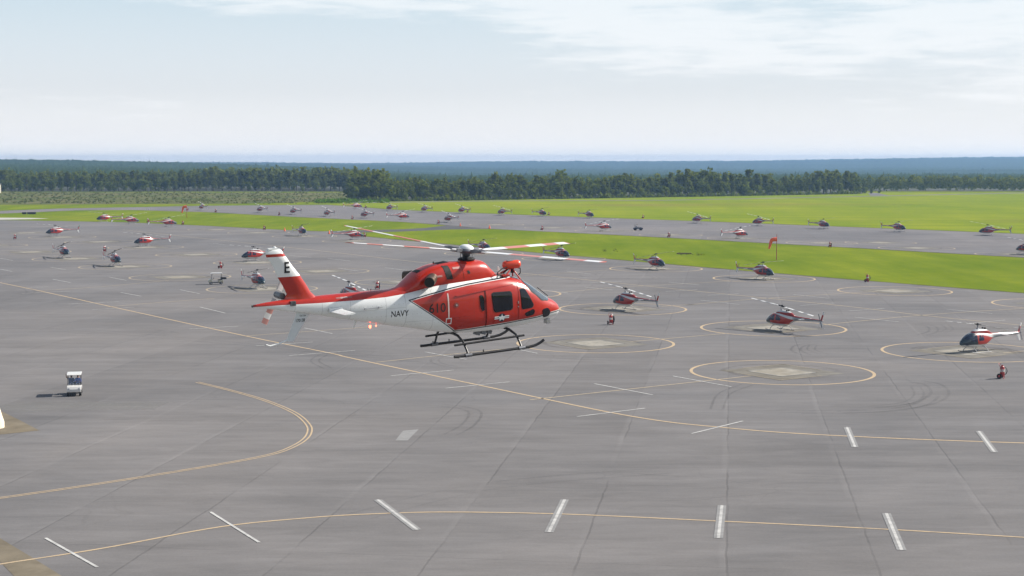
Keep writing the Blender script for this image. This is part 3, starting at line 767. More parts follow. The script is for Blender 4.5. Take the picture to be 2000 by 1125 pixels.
# fins
def blade_solid(root, tip, ax_thick, name, mat, parent, tr=0.12, tt=0.06, n=8):
    """tapered airfoil between two chords: root/tip are (leading edge, trailing edge) points"""
    vs, fs = [], []
    prof = [(0, 0), (0.06, 0.6), (0.25, 1), (0.55, 0.75), (1, 0.06)]
    ring = prof + [(a, -b) for a, b in reversed(prof[1:])]
    T = Vector(ax_thick).normalized()
    m_ = 6
    for i in range(m_ + 1):
        k = i / m_
        le = Vector(root[0]).lerp(Vector(tip[0]), k); te = Vector(root[1]).lerp(Vector(tip[1]), k); th = tr + (tt - tr) * k
        for a, b in ring: vs.append(le.lerp(te, a) + T * b * th / 2)
    q = len(ring)
    for i in range(m_):
        for k in range(q): fs.append((i * q + k, i * q + (k + 1) % q, (i + 1) * q + (k + 1) % q, (i + 1) * q + k))
    fs += [tuple(range(q - 1, -1, -1)), tuple(range(m_ * q, m_ * q + q))]
    return MB().add(vs, fs).build(name, mat, parent, 50)
def m_fin():
    m = NT('tail_fin_paint'); z = m.sep(m.obj())[2]; x = m.sep(m.obj())[0]
    zz = m.math('ADD', z, m.math('MULTIPLY', m.math('ADD', x, 6.3), 0.0))
    n = m.noise(m.obj(), 3, 5, 0.6)
    red = m.mix(n, (0.35, 0.013, 0.005), (0.41, 0.018, 0.006)); wht = m.mix(n, (0.70, 0.71, 0.69), (0.76, 0.77, 0.76))
    c = m.mix(m.math('GREATER_THAN', zz, 3.03), red, wht)
    c = m.mix(m.math('GREATER_THAN', zz, 3.66), c, red)
    c = m.mix(m.math('GREATER_THAN', zz, 3.75), c, wht)
    return m.out(c, 0.3, 0, 0.5)
# swept fin outline, lofted in z with an airfoil section
FIN = [(2.20, -5.05, -6.45), (2.36, -5.22, -6.20), (2.50, -5.36, -6.13), (2.75, -5.50, -6.24), (3.05, -5.69, -6.41), (3.35, -5.92, -6.52), (3.52, -6.03, -6.62), (3.60, -6.08, -6.71), (3.72, -6.16, -6.74), (3.84, -6.24, -6.75), (3.885, -6.30, -6.73)]
fv, ff = [], []
prof = [(0, 0), (0.03, 0.5), (0.10, 0.82), (0.25, 1), (0.55, 0.85), (1, 0.12)]
ringp = prof + [(a, -b) for a, b in reversed(prof[1:])]
for i, (z, xl, xt) in enumerate(FIN):
    th = [0.30, 0.29, 0.28, 0.27, 0.26, 0.25, 0.24, 0.24, 0.22, 0.17, 0.08][i]
    for a, b in ringp: fv.append((xl + (xt - xl) * a, b * th / 2, z))
q = len(ringp)
for i in range(len(FIN) - 1):
    for k in range(q): ff.append((i * q + k, i * q + (k + 1) % q, (i + 1) * q + (k + 1) % q, (i + 1) * q + k))
ff += [tuple(range(q - 1, -1, -1)), tuple(range((len(FIN) - 1) * q, len(FIN) * q))]
fmb = MB().add(fv, ff)
fin_me = fmb.mesh('tail_fin', 50)
fin = link('tail_fin', fin_me, m_fin(), hero)
BVF = BVHTree.FromPolygons([v.co.copy() for v in fin_me.vertices], [tuple(p.vertices) for p in fin_me.polygons])
M_VENT = glossy('pale_ventral_paint', (0.60, 0.62, 0.63))
ventral = blade_solid(((-5.34, 0, 1.92), (-5.80, 0, 1.98)), ((-5.97, 0, 1.03), (-6.22, 0, 1.05)), (0, 1, 0), 'ventral_fin', M_VENT, hero, 0.10, 0.06)
BVV = BVHTree.FromPolygons([v.co.copy() for v in ventral.data.vertices], [tuple(p.vertices) for p in ventral.data.polygons])
for side in (-1, 1):
    fl = 1 if side < 0 else -1
    link('lettering', decal_mesh('lettering', text_bm('E', 0.34, -6.13, 3.32, 0.80, 0.018, fl), BVF, 0.010, side, cell=0.06, rim=False), M_BLK, hero)
    link('lettering', decal_mesh('lettering', text_bm('170138', 0.10, -5.735, 1.655, 0.72, 0.012, fl), BVV, 0.008, side, cell=0.06, rim=False), M_BLK, hero)
    link('lettering', decal_mesh('lettering', text_bm('TH-73A', 0.05, -5.66, 1.79, 0.85, 0.006, fl), BVV, 0.008, side, cell=0.06, rim=False), M_BLK, hero)
    blade_solid(((-4.50, side * 0.30, 1.90), (-4.93, side * 0.28, 1.88)), ((-4.52, side * 1.40, 1.93), (-4.88, side * 1.40, 1.91)), (0, 0, 1), 'stabilizer', M_WHITE, hero, 0.085, 0.05)
    MB().box((-4.71, side * 0.36, 1.90), (0.44, 0.12, 0.16)).build('stabilizer_fairing', M_WHITE, hero, None, 0.03)
    MB().tube([(-3.75, side * 0.42, 1.84), (-3.75, side * 0.50, 1.85)], 0.03, 8).tube([(-3.3, side * 0.46, 1.85), (-3.3, side * 0.55, 1.86)], 0.03, 8).tube([(-3.75, side * 0.49, 1.85), (-3.2, side * 0.53, 1.86)], 0.009, 6).build('whip_antenna', M_STEEL, hero)
MB().tube([(-6.18, 0, 1.08), (-6.5, 0, 1.0), (-6.74, 0, 0.97), (-6.86, 0, 1.03)], [0.03, 0.026, 0.022, 0.014], 8).build('tail_skid', M_WHITE, hero, 60)
MB().lathe([(0.05, 0), (0.05, 0.07), (0.02, 0.10)], (-6.45, 0, 3.87), 10).box((-6.52, 0, 3.90), (0.3, 0.10, 0.05)).build('fin_tip_light', M_WHITE, hero)
MB().lathe([(0.035, 0), (0.03, 0.05)], (-7.26, 0, 2.235), 10, 'x').build('tail_light', M_BLK, hero)
# lamp on the starboard tail cone
tl = MB().lathe([(0.07, 0), (0.075, 0.07), (0.04, 0.10)], (-6.02, -0.24, 2.22), 14, 'y'); tl.box((-6.02, -0.16, 2.22), (0.16, 0.16, 0.14))
tl.build('position_light', M_GREY, hero, 40)
# tail rotor on the port side
th_ = Vector((-6.22, 0.42, 2.42))
MB().lathe([(0.10, -0.30), (0.11, -0.02), (0.09, 0.10), (0.05, 0.16)], th_, 16, 'y').build('tail_gearbox', M_GREY, hero, 50)
def m_bands(name, axis_expr, bands, base, alt, under=None):
    """blade colours: bands along the distance from the hub"""
    m = NT(name); o = m.obj(); x, y, z = m.sep(o)
    r_ = m.math('SQRT', m.math('ADD', m.math('ADD', m.math('MULTIPLY', x, x), m.math('MULTIPLY', y, y)), m.math('MULTIPLY', z, z)))
    c = base; f = None
    for a, b in bands:
        k = m.math('MULTIPLY', m.math('GREATER_THAN', r_, a), m.math('LESS_THAN', r_, b))
        f = k if f is None else m.math('MAXIMUM', f, k)
    c = m.mix(f, base, alt)
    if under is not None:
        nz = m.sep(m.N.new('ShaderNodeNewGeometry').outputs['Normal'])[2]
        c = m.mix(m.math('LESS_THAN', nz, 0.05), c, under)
    return m.out(c, 0.4, 0, 0.1)
M_TRB = m_bands('tail_rotor_bands', 0, [(0.45, 0.62), (0.80, 0.97)], (0.60, 0.60, 0.60), (0.42, 0.20, 0.18))
tr = empty('tail_rotor'); tr.parent = hero; tr.location = th_ + Vector((0, 0.12, 0)); tr.rotation_euler = (0, R(-62), 0)
MB().lathe([(0.10, -0.05), (0.10, 0.05), (0.04, 0.08)], (0, 0, 0), 12, 'y').build('tail_rotor_hub', M_GREY, tr, 50)
for s_ in (-1, 1):
    blade_solid(((s_ * 0.14, 0, s_ * 0.10), (s_ * 0.14, 0, -s_ * 0.10)), ((s_ * 0.97, 0.02, s_ * 0.10), (s_ * 0.97, 0.02, -s_ * 0.10)), (0, 1, 0), 'tail_rotor_blade', M_TRB, tr, 0.03, 0.02)
# main rotor
MB().lathe([(0.26, 2.97), (0.29, 3.02), (0.24, 3.05), (0.12, 3.07), (0.09, 3.20)], (0.10, 0, 0), 24).build('swashplate', M_BLK, hero, 40)
mast = MB().lathe([(0.10, 2.95), (0.09, 3.12), (0.17, 3.20), (0.17, 3.24)], (0.10, 0, 0), 20)
for k in range(4):
    a = k * math.pi / 2 + 0.5
    mast.tube([(0.10 + 0.22 * math.cos(a), 0.22 * math.sin(a), 2.98), (0.10 + 0.22 * math.cos(a), 0.22 * math.sin(a), 3.24)], 0.011, 6)
mast.build('rotor_mast', M_GREY, hero, 40)
hub = empty('main_rotor'); hub.parent = hero; hub.location = (0.10, 0, 3.28); hub.rotation_euler = (rot_h().inverted() @ Matrix.Rotation(R(6.0), 4, 'Y') @ Matrix.Rotation(R(-3.4), 4, 'X') @ rot_h()).to_euler()
MB().lathe([(0.12, -0.10), (0.24, -0.06), (0.28, 0.0), (0.26, 0.06), (0.2, 0.09)], (0, 0, 0), 24).build('rotor_hub', M_GREY, hub, 45)
MB().lathe([(0.24, 0.07), (0.23, 0.12), (0.17, 0.17), (0.09, 0.20), (0.01, 0.205)], (0, 0, 0), 24).build('hub_cap', M_WHITE, hub, 60)
M_MRB = m_bands('main_rotor_bands', 0, [(1.9, 3.1), (4.05, 4.75), (5.32, 5.5)], (0.66, 0.67, 0.68), (0.50, 0.16, 0.13))
for k in range(4):
    a = R(-31 - 38 + 90 * k)
    rot_ = (0, R(-2.6), a)
    mb = MB().box((0.36, 0, 0.0), (0.36, 0.16, 0.10)).tube([(0.3, 0, 0), (0.75, 0, 0)], [0.07, 0.05], 10).box((0.70, 0, 0), (0.34, 0.13, 0.05))
    pieces = [mb.build('blade_grip', M_GREY, hub, 45)]
    pieces.append(blade_solid(((0.72, 0.06, 0), (0.72, -0.14, 0)), ((1.3, 0.10, 0.01), (1.3, -0.22, 0.0)), (0, 0, 1), 'blade_root', M_MRB, hub, 0.05, 0.045))
    pieces.append(blade_solid(((1.3, 0.10, 0.01), (1.3, -0.22, 0.0)), ((5.40, 0.10, 0.02), (5.40, -0.22, 0.0)), (0, 0, 1), 'rotor_blade', M_MRB, hub, 0.045, 0.03))
    for q_ in pieces: q_.rotation_euler = rot_
# landing gear: two skid tubes, cross tubes, a step each side
SK = 1.13
for side in (-1, 1):
    MB().tube([(-1.06, side * SK, 0.13), (-0.9, side * SK, 0.12), (1.70, side * SK, 0.12), (1.95, side * SK, 0.15), (2.15, side * SK, 0.22), (2.27, side * SK, 0.29)], 0.046, 12).build('skid_tube', M_SATIN, hero, 60)
    sk = MB().tube([(-0.95, side * (SK - 0.16), 0.46), (1.62, side * (SK - 0.16), 0.49)], 0.036, 10)
    sk.tube([(-0.6, side * SK, 0.16), (-0.6, side * SK, 0.24)], 0.02, 6).tube([(0.0, side * SK, 0.16), (0.0, side * SK, 0.24)], 0.02, 6)
    sk.build('boarding_step', M_SATIN, hero, 60)
    for x in (-0.55, 1.42):
        MB().tube([(x - (0.1 if x < 0 else 0.25), 0, 0.70), (x - (0.1 if x < 0 else 0.25), side * 0.35, 0.72), (x - (0.08 if x < 0 else 0.16), side * 0.62, 0.68), (x - 0.03, side * 0.86, 0.52), (x, side * 1.04, 0.26), (x, side * SK, 0.13)], [0.045, 0.045, 0.043, 0.038, 0.036, 0.04], 10).build('cross_tube', M_SATIN, hero, 60)
        MB().tube([(x - 0.12, side * SK, 0.125), (x + 0.12, side * SK, 0.125)], 0.062, 12).build('skid_clamp', M_GREY, hero, 60)
# searchlight pod above the cockpit with its frame and cables
M_POD = glossy('orange_red_pod', (0.62, 0.055, 0.02))
pc, pa = Vector((1.62, -0.25, 2.72)), Vector((0.95, -0.25, 0.03)).normalized()
def along(t): return pc + pa * t
MB().tube([along(-0.30), along(-0.285), along(-0.25), along(-0.18), along(0.20), along(0.27), along(0.305), along(0.32)], [0.03, 0.09, 0.125, 0.14, 0.14, 0.125, 0.085, 0.02], 18).build('light_pod', M_POD, hero, 60)
MB().box(pc + Vector((-0.05, 0, 0.137)), (0.2, 0.12, 0.02)).build('pod_plate', M_STEEL, hero)
fm = MB()
for s_ in (-0.42, 0.1):
    fm.tube([(1.25, s_, 2.36), (1.50, -0.2 + s_ * 0.4, 2.55), (1.60, -0.25, 2.62)], 0.025, 8)
    fm.tube([(1.85, s_ * 0.9 - 0.05, 2.24), (1.70, -0.22 + s_ * 0.3, 2.48), (1.64, -0.25, 2.62)], 0.025, 8)
fm.box((1.28, -0.2, 2.42), (0.26, 0.62, 0.05))
fm.build('pod_mount', M_RED, hero, 50)
MB().tube([(1.66, -0.25, 2.45), (1.66, -0.25, 2.62)], 0.06, 10).build('pod_pivot', M_BLK, hero, 50)
MB().tube([(1.75, -0.30, 2.62), (1.92, -0.32, 2.58), (1.93, -0.30, 2.42), (1.83, -0.28, 2.33)], 0.018, 6).build('pod_cable', M_BLK, hero, 60)
MB().tube([(1.48, -0.30, 2.66), (1.2, -0.38, 2.64), (0.95, -0.52, 2.55), (0.88, -0.58, 2.38)], 0.018, 6).build('pod_cable', M_BLK, hero, 60)
MB().tube([(1.55, -0.22, 2.60), (1.3, -0.30, 2.48), (1.05, -0.40, 2.42)], 0.022, 6).build('pod_cable', M_BLK, hero, 60)
for x, h in ((1.02, 0.17), (1.28, 0.26)):
    MB().add([(x, -0.012, 2.40), (x + 0.12, -0.012, 2.40), (x + 0.02, -0.008, 2.40 + h), (x - 0.03, -0.008, 2.40 + h), (x, 0.012, 2.40), (x + 0.12, 0.012, 2.40), (x + 0.02, 0.008, 2.40 + h), (x - 0.03, 0.008, 2.40 + h)],
             [(0, 1, 2, 3), (7, 6, 5, 4), (0, 4, 5, 1), (1, 5, 6, 2), (2, 6, 7, 3), (3, 7, 4, 0)]).build('blade_antenna', M_WHITE, hero)
MB().lathe([(0.02, 0), (0.02, 0.09)], (-1.05, 0.1, 2.93), 8).build('deck_antenna', M_BLK, hero)
# nose lamp and belly gear
nl = MB().box((3.02, -0.16, 0.70), (0.17, 0.2, 0.16)).tube([(3.02, -0.16, 0.86), (3.02, -0.16, 0.72)], 0.05, 8)
nl.build('nose_lamp', M_STEEL, hero, None, 0.02)
bl = MB()
for i in range(3): bl.box((0.30 + i * 0.22, -0.2, 0.60), (0.16, 0.18, 0.12), Matrix.Rotation(0.3, 3, 'Y'))
bl.build('belly_fittings', M_GREY, hero)
M_BEACON = NT('red_beacon')
M_BEACON.out((0.6, 0.02, 0.01), 0.3)
M_BEACON.put(M_BEACON.b.inputs['Emission Color'], (1.0, 0.10, 0.05)); M_BEACON.b.inputs['Emission Strength'].default_value = 6.0
MB().lathe([(0.035, 1.30), (0.035, 1.25), (0.025, 1.22), (0.01, 1.21)], (-3.42, -0.05, -0.06), 12).build('beacon', M_BEACON.m, hero, 60)
MB().lathe([(0.02, 1.30), (0.02, 1.27), (0.01, 1.255)], (-3.25, -0.12, -0.06), 12).build('beacon', M_BEACON.m, hero, 60)
MB().add([(-3.9, 0, 1.45), (-3.82, 0, 1.45), (-3.93, 0, 1.22), (-3.98, 0, 1.22), (-3.9, 0.015, 1.45), (-3.82, 0.015, 1.45), (-3.93, 0.015, 1.22), (-3.98, 0.015, 1.22)], [(0, 1, 2, 3), (7, 6, 5, 4), (0, 4, 5, 1), (1, 5, 6, 2), (2, 6, 7, 3), (3, 7, 4, 0)]).build('blade_antenna', M_WHITE, hero)

# ------------------------------------------------------------------ parked trainers
def m_jetpaint(nose_x=1.08):
    m = NT('trainer_paint_and_shade'); x, y, z = m.sep(m.obj())
    up = m.curve(x, [(-2.2, 1.42), (-1.55, 1.52), (-1.0, 1.66), (0.0, 1.86), (0.8, 2.0), (1.3, 2.02), (2.7, 2.02)], 0.5, 2.5)
    lo = m.curve(x, [(-2.2, 1.42), (-1.72, 1.12), (-1.35, 0.86), (0.0, 0.83), (2.1, 0.90), (2.7, 0.95)], 0.5, 2.5)
    st = m.curve(x, [(-7, 1.71), (-4, 1.73), (-2.2, 1.76), (-1.3, 1.86), (0.0, 2.03), (0.9, 2.1), (2.7, 2.3)], 0.5, 2.5)
    n = m.noise(m.obj(), 2, 4, 0.6)
    red = m.mix(n, (0.29, 0.015, 0.007), (0.37, 0.023, 0.009)); wht = m.mix(n, (0.44, 0.45, 0.45), (0.54, 0.55, 0.54))
    wht = m.mix(m.rng(x, -2.3, -1.9, 1, 0), wht, (0.20, 0.21, 0.22))  # tail boom white dimmed to grey: its shade is put into the colour
    d = m.math('MINIMUM', m.math('SUBTRACT', up, z), m.math('SUBTRACT', z, lo))
    d = m.math('MINIMUM', d, m.math('SUBTRACT', 1.95, x))
    c = m.mix(m.math('GREATER_THAN', d, 0.0), wht, red)
    c = m.mix(m.math('GREATER_THAN', m.math('SUBTRACT', z, st), 0.0), c, red)
    nose = m.math('MULTIPLY', m.math('GREATER_THAN', m.math('ADD', x, m.math('MULTIPLY', z, -0.3)), nose_x), m.math('GREATER_THAN', z, 0.86))
    c = m.mix(nose, c, (0.010, 0.026, 0.036))
    return m.out(c, 0.3, 0, 0.35)
M_JET = m_jetpaint()
def m_jetfin(name, tip):
    m = NT(name); z = m.sep(m.obj())[2]
    c = m.mix(m.math('GREATER_THAN', z, 1.75), (0.6, 0.61, 0.61), (0.36, 0.03, 0.02)); c = m.mix(m.math('GREATER_THAN', z, 2.35), c, tip)
    return m.out(c, 0.35, 0, 0.2)
M_JFIN = m_jetfin('trainer_fin', (0.62, 0.62, 0.6))
M_JFIN_G = m_jetfin('trainer_fin_green', (0.02, 0.16, 0.07))
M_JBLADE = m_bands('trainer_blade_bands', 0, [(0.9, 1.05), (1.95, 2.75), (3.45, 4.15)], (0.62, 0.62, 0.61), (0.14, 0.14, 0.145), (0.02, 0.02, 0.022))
M_JWIN = m_glass('trainer_window', (0.012, 0.018, 0.035), 0.06)
def m_jcowl():
    m = NT('trainer_cowl'); x, y, z = m.sep(m.obj()); n = m.noise(m.obj(), 4, 4, 0.6)
    c = m.mix(m.math('GREATER_THAN', z, 2.22), (0.24, 0.012, 0.008), m.mix(n, (0.40, 0.41, 0.42), (0.50, 0.51, 0.51)))
    return m.out(c, 0.35, 0, 0.2)
M_JSKID = plain('skid_grey', (0.30, 0.30, 0.30), 0.5)
def make_trainer():
    root = empty('parked_helicopter')
    ST = [(-6.55, 1.60, 1.74, 0.05, 2), (-6.2, 1.55, 1.76, 0.09, 2), (-4.5, 1.48, 1.80, 0.15, 2), (-2.8, 1.38, 1.86, 0.21, 2), (-2.1, 1.22, 1.91, 0.28, 2.2), (-1.6, 0.98, 1.97, 0.42, 2.4), (-1.1, 0.74, 2.03, 0.55, 2.6), (-0.5, 0.58, 2.07, 0.63, 2.8), (0.2, 0.53, 2.09, 0.66, 2.8),
          (0.9, 0.53, 2.06, 0.655, 2.7), (1.4, 0.56, 1.92, 0.61, 2.5), (1.8, 0.61, 1.70, 0.53, 2.4), (2.2, 0.70, 1.43, 0.39, 2.2), (2.45, 0.82, 1.24, 0.21, 2.1), (2.56, 0.96, 1.10, 0.05, 2)]
    me = loft(ST, 44, 28).mesh('fuselage', 180); link('fuselage', me, M_JET, root)
    bv = BVHTree.FromPolygons([v.co.copy() for v in me.vertices], [tuple(p.vertices) for p in me.polygons])
    CW = [(-2.1, 1.75, 1.93, 0.14, 2.2), (-1.6, 1.8, 2.18, 0.27, 2.3), (-1.0, 1.85, 2.38, 0.34, 2.5), (-0.3, 1.9, 2.43, 0.36, 2.6), (0.25, 1.9, 2.40, 0.34, 2.6), (0.6, 1.9, 2.27, 0.31, 2.4), (0.85, 1.9, 2.09, 0.24, 2.2)]
    link('engine_cowling', loft(CW, 22, 20).mesh('engine_cowling', 180), m_jcowl(), root)
    for s_ in (-1, 1):
        for nm, w in (('crew_window', [(0.62, 1.88), (1.22, 1.80), (1.60, 1.52), (1.62, 1.22), (0.70, 1.18)]), ('cabin_window', [(-0.35, 1.78), (0.42, 1.86), (0.44, 1.24), (-0.35, 1.24)])):
            link(nm, decal_mesh(nm, rpoly(w, 0.08, 2), bv, 0.008, s_, cell=0.3), M_JWIN, root)
        link('chin_window', decal_mesh('chin_window', rpoly([(1.55, 0.98), (2.1, 1.03), (2.2, 0.86), (1.7, 0.76)], 0.06, 2), bv, 0.008, s_, cell=0.3), M_JWIN, root)
        w = rpoly([(s_ * 0.03, 0.0), (s_ * 0.46, 0.02), (s_ * 0.52, 0.5), (s_ * 0.40, 0.98), (s_ * 0.03, 1.12)], 0.06, 2)
        link('windscreen', decal_mesh('windscreen', w, bv, 0.008, -1, (Vector((1.25, 0, 2.0)), Vector((0, 1, 0)), Vector((1.0, 0, -0.68)).normalized(), Vector((-0.68, 0, -1.0)).normalized()), cell=0.3), M_JWIN, root)
        MB().tube([(-1.15, s_ * 0.95, 0.05), (1.35, s_ * 0.95, 0.05), (1.65, s_ * 0.95, 0.10), (1.80, s_ * 0.95, 0.19)], 0.045, 8).build('skid_tube', M_JSKID, root, 60)
        MB().tube([(-3.75, s_ * 0.10, 1.66), (-3.75, s_ * 0.98, 1.66)], 0.02, 6).build('stabilizer_spar', M_WHITE, root)
        blade_solid(((-3.55, s_ * 0.12, 1.66), (-3.98, s_ * 0.12, 1.66)), ((-3.55, s_ * 0.98, 1.66), (-3.98, s_ * 0.98, 1.66)), (0, 0, 1), 'stabilizer', M_WHITE, root, 0.06, 0.05)
        MB().lathe([(0.09, 0), (0.10, 0.1), (0.09, 0.22)], (-0.95, s_ * 0.16, 2.34), 10).build('exhaust_pipe', M_EXH, root, 50)
    for x in (-0.70, 1.05):
        MB().tube([(x, -0.95, 0.06), (x, -0.80, 0.30), (x, -0.45, 0.56), (x, 0, 0.60), (x, 0.45, 0.56), (x, 0.80, 0.30), (x, 0.95, 0.06)], 0.038, 8).build('cross_tube', M_JSKID, root, 60)
    fm_ = blade_solid(((-6.05, 0, 1.30), (-6.35, 0, 1.30)), ((-6.62, 0, 2.72), (-6.86, 0, 2.72)), (0, 1, 0), 'tail_fin', M_JFIN, root, 0.09, 0.06)
    blade_solid(((-5.95, 0, 1.70), (-6.45, 0, 1.70)), ((-6.38, 0, 0.86), (-6.70, 0, 0.86)), (0, 1, 0), 'lower_fin', M_JFIN, root, 0.08, 0.05)
    MB().tube([(-6.42, 0, 0.92), (-6.75, 0, 0.74), (-6.9, 0, 0.80)], 0.02, 6).build('tail_guard', M_STEEL, root)
    t = empty('tail_rotor'); t.parent = root; t.location = (-6.42, 0.24, 1.68); t.rotation_euler = (0, R(20), 0)
    MB().lathe([(0.06, -0.14), (0.07, 0.05)], (0, 0, 0), 8, 'y').build('tail_rotor_hub', M_GREY, t)
    for s_ in (-1, 1):
        blade_solid(((0.06, 0, s_ * 0.08), (-0.06, 0, s_ * 0.08)), ((0.07, 0, s_ * 0.82), (-0.07, 0, s_ * 0.82)), (0, 1, 0), 'tail_rotor_blade', M_GREY, t, 0.025, 0.02)
    MB().lathe([(0.16, 2.36), (0.12, 2.48), (0.045, 2.55), (0.045, 2.92)], (0, 0, 0), 10).tube([(0.2, 0.1, 2.4), (0.16, 0.1, 2.8)], 0.02, 6).tube([(-0.2, -0.1, 2.4), (-0.16, -0.1, 2.8)], 0.02, 6).build('rotor_mast', M_GREY, root, 50)
    h = empty('main_rotor'); h.parent = root; h.location = (0, 0, 2.90); h.rotation_euler = (0, R(-8.5), 0)
    MB().box((0, 0, 0), (1.1, 0.16, 0.10)).lathe([(0.12, -0.09), (0.12, 0.12), (0.05, 0.16)], (0, 0, 0), 10).build('rotor_hub', M_BLK, h)
    for s_ in (-1, 1):
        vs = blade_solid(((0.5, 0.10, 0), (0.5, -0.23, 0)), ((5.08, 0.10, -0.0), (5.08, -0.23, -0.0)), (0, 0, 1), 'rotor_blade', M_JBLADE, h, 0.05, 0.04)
        vs.rotation_euler = (0, R(1.2), 0 if s_ > 0 else math.pi)
    return root
trainer = make_trainer()
TU, TB, TV, TL = math.degrees(ANG) + 90, math.degrees(ANG) + 270, math.degrees(ANG), math.degrees(ANG) + 180
HELIS = [
 (1527, 646, TU, 'parked red and white trainer helicopter facing left, behind the nearest empty ring', 0),
 (1222, 606, TU, 'parked red and white trainer helicopter facing left, just right of the hovering nose', 0),
 (1908, 688, TL, 'nearest parked trainer helicopter, at the right edge with orange cabin side', 0),
 (1490, 546, TB, 'parked trainer helicopter facing right by the grass below the large windsock', 0),
 (1281, 527, TB, 'parked trainer helicopter facing right by the grass, second left of the large windsock', 0),
 (1097, 508, TB, 'parked trainer helicopter facing right behind the tip of the hovering rotor', 0),
 (945, 494, TB, 'parked trainer helicopter half hidden behind the hovering rotor hub', 0),
 (503, 563.5, TB, 'parked trainer helicopter with dark glass nose beside the parked golf cart', 0),
 (225, 520, TB, 'parked trainer helicopter facing the camera, second from left in its row', 0),
 (125, 504, TB, 'parked trainer helicopter facing the camera, leftmost of the near left row', 0),
 (282, 481.5, TL, 'parked orange trainer helicopter facing left, its striped blade sloping to the tail', 0),
 (108, 461.5, TL, 'parked orange and white trainer helicopter with a green topped tail fin, facing left', 1),
 (495, 510.5, TL, 'parked trainer helicopter facing left, its tail hidden by the big white tail fin', 0),
 (203, 433.5, TL, 'parked trainer helicopter facing left at the grass edge, leftmost of three by the grass', 0),
 (257, 438, TV, 'parked trainer helicopter facing right at the grass edge, middle of three by the grass', 0),
 (330, 443, TV, 'parked trainer helicopter facing right at the grass edge, below the small windsock', 0),
 (590, 461, TB, 'parked trainer helicopter turned towards the camera between two orange cones', 0),
 (693, 468.5, TV, 'parked red trainer helicopter at the cross taxiway corner, extinguisher at its nose', 0),
 (682, 591, TU, 'parked trainer helicopter mostly hidden behind the hovering tail boom', 0),
 (394, 410.5, TU, 'tiny parked trainer helicopter beside the small windsock, leftmost on the far apron', 0),
 (508, 415.5, TU, 'tiny parked trainer helicopter second from the left on the far apron', 0),
 (573, 419, TU, 'tiny parked trainer helicopter third from the left on the far apron', 0),
 (639, 423, TU, 'tiny parked trainer helicopter fourth from the left on the near side of the far apron', 0),
 (712, 426, TU, 'small parked trainer helicopter facing left above the corner of the cross taxiway', 0),
 (697, 408, TV, 'tiny red trainer helicopter at the far apron corner by the bright bushes', 0),
 (761, 411.7, TU, 'tiny parked trainer helicopter, first of the row along the far grass edge', 0),
 (829, 414.5, TU, 'tiny parked trainer helicopter, second of the row along the far grass edge', 0),
 (787, 429.5, TV, 'small red trainer helicopter facing right, alone in the middle of the far apron', 0),
 (902, 417, TU, 'tiny parked trainer helicopter, third of the row along the far grass edge', 0),
 (980, 420.5, TU, 'small parked trainer helicopter, fourth of the row along the far grass edge', 0),
 (1059, 423, TB, 'small trainer helicopter on the far grass edge with an extinguisher at its nose', 0),
 (876, 434.5, TU, 'small parked trainer helicopter facing left by the cones at the cross taxiway', 0),
 (1151, 426.5, TB, 'small trainer helicopter facing right on the far grass edge, above a red one', 0),
 (1180, 451.5, TV, 'small red trainer helicopter facing right, left of the dark tow tractor on the far apron', 0),
 (1362, 436, TU, 'small parked trainer helicopter facing left at the far grass edge, second left of the windsock', 0),
 (1481, 441, TU, 'small parked trainer helicopter facing left at the far edge, up left of the windsock', 0),
 (1608, 447, TB, 'small trainer helicopter facing right at the far edge, right of the windsock', 0),
 (1446, 466, TV, 'small white tailed trainer helicopter just left of the large windsock', 0),
 (1755, 453, TB, 'trainer helicopter facing right at the far grass edge, second from the right', 0),
 (1929, 460, 138, 'trainer helicopter facing left at the far grass edge, rightmost of that row', 0),
 (2003, 497, TU, 'trainer helicopter nose cut off by the right edge of the picture', 0),
]
rnd = random.Random(5)
for i, (x, y, hd, lab, green) in enumerate(HELIS):
    o = trainer if i == 0 else copy_tree(trainer)
    p = g(x, y); o.location = (p.x, p.y, 0.05); o.rotation_euler = (0, 0, R(hd + rnd.uniform(-2.5, 2.5)))
    tag(o, lab, 'helicopter', 'trainer helicopters parked on the aprons')
    for ch in o.children:
        if ch.name.startswith('main_rotor'):
            ch.rotation_euler = (0, R(-8.5 + rnd.uniform(-1.5, 1.5)), R(rnd.uniform(-4, 4)))
        if i == 2 and ch.name.startswith('fuselage'):
            ch.data = ch.data.copy(); ch.data.materials[0] = m_jetpaint(0.22)  # dark teal carried back over the doors, painting in their reflections
        if green and ch.name.startswith('tail_fin'):
            ch.data = ch.data.copy(); ch.data.materials[0] = M_JFIN_G

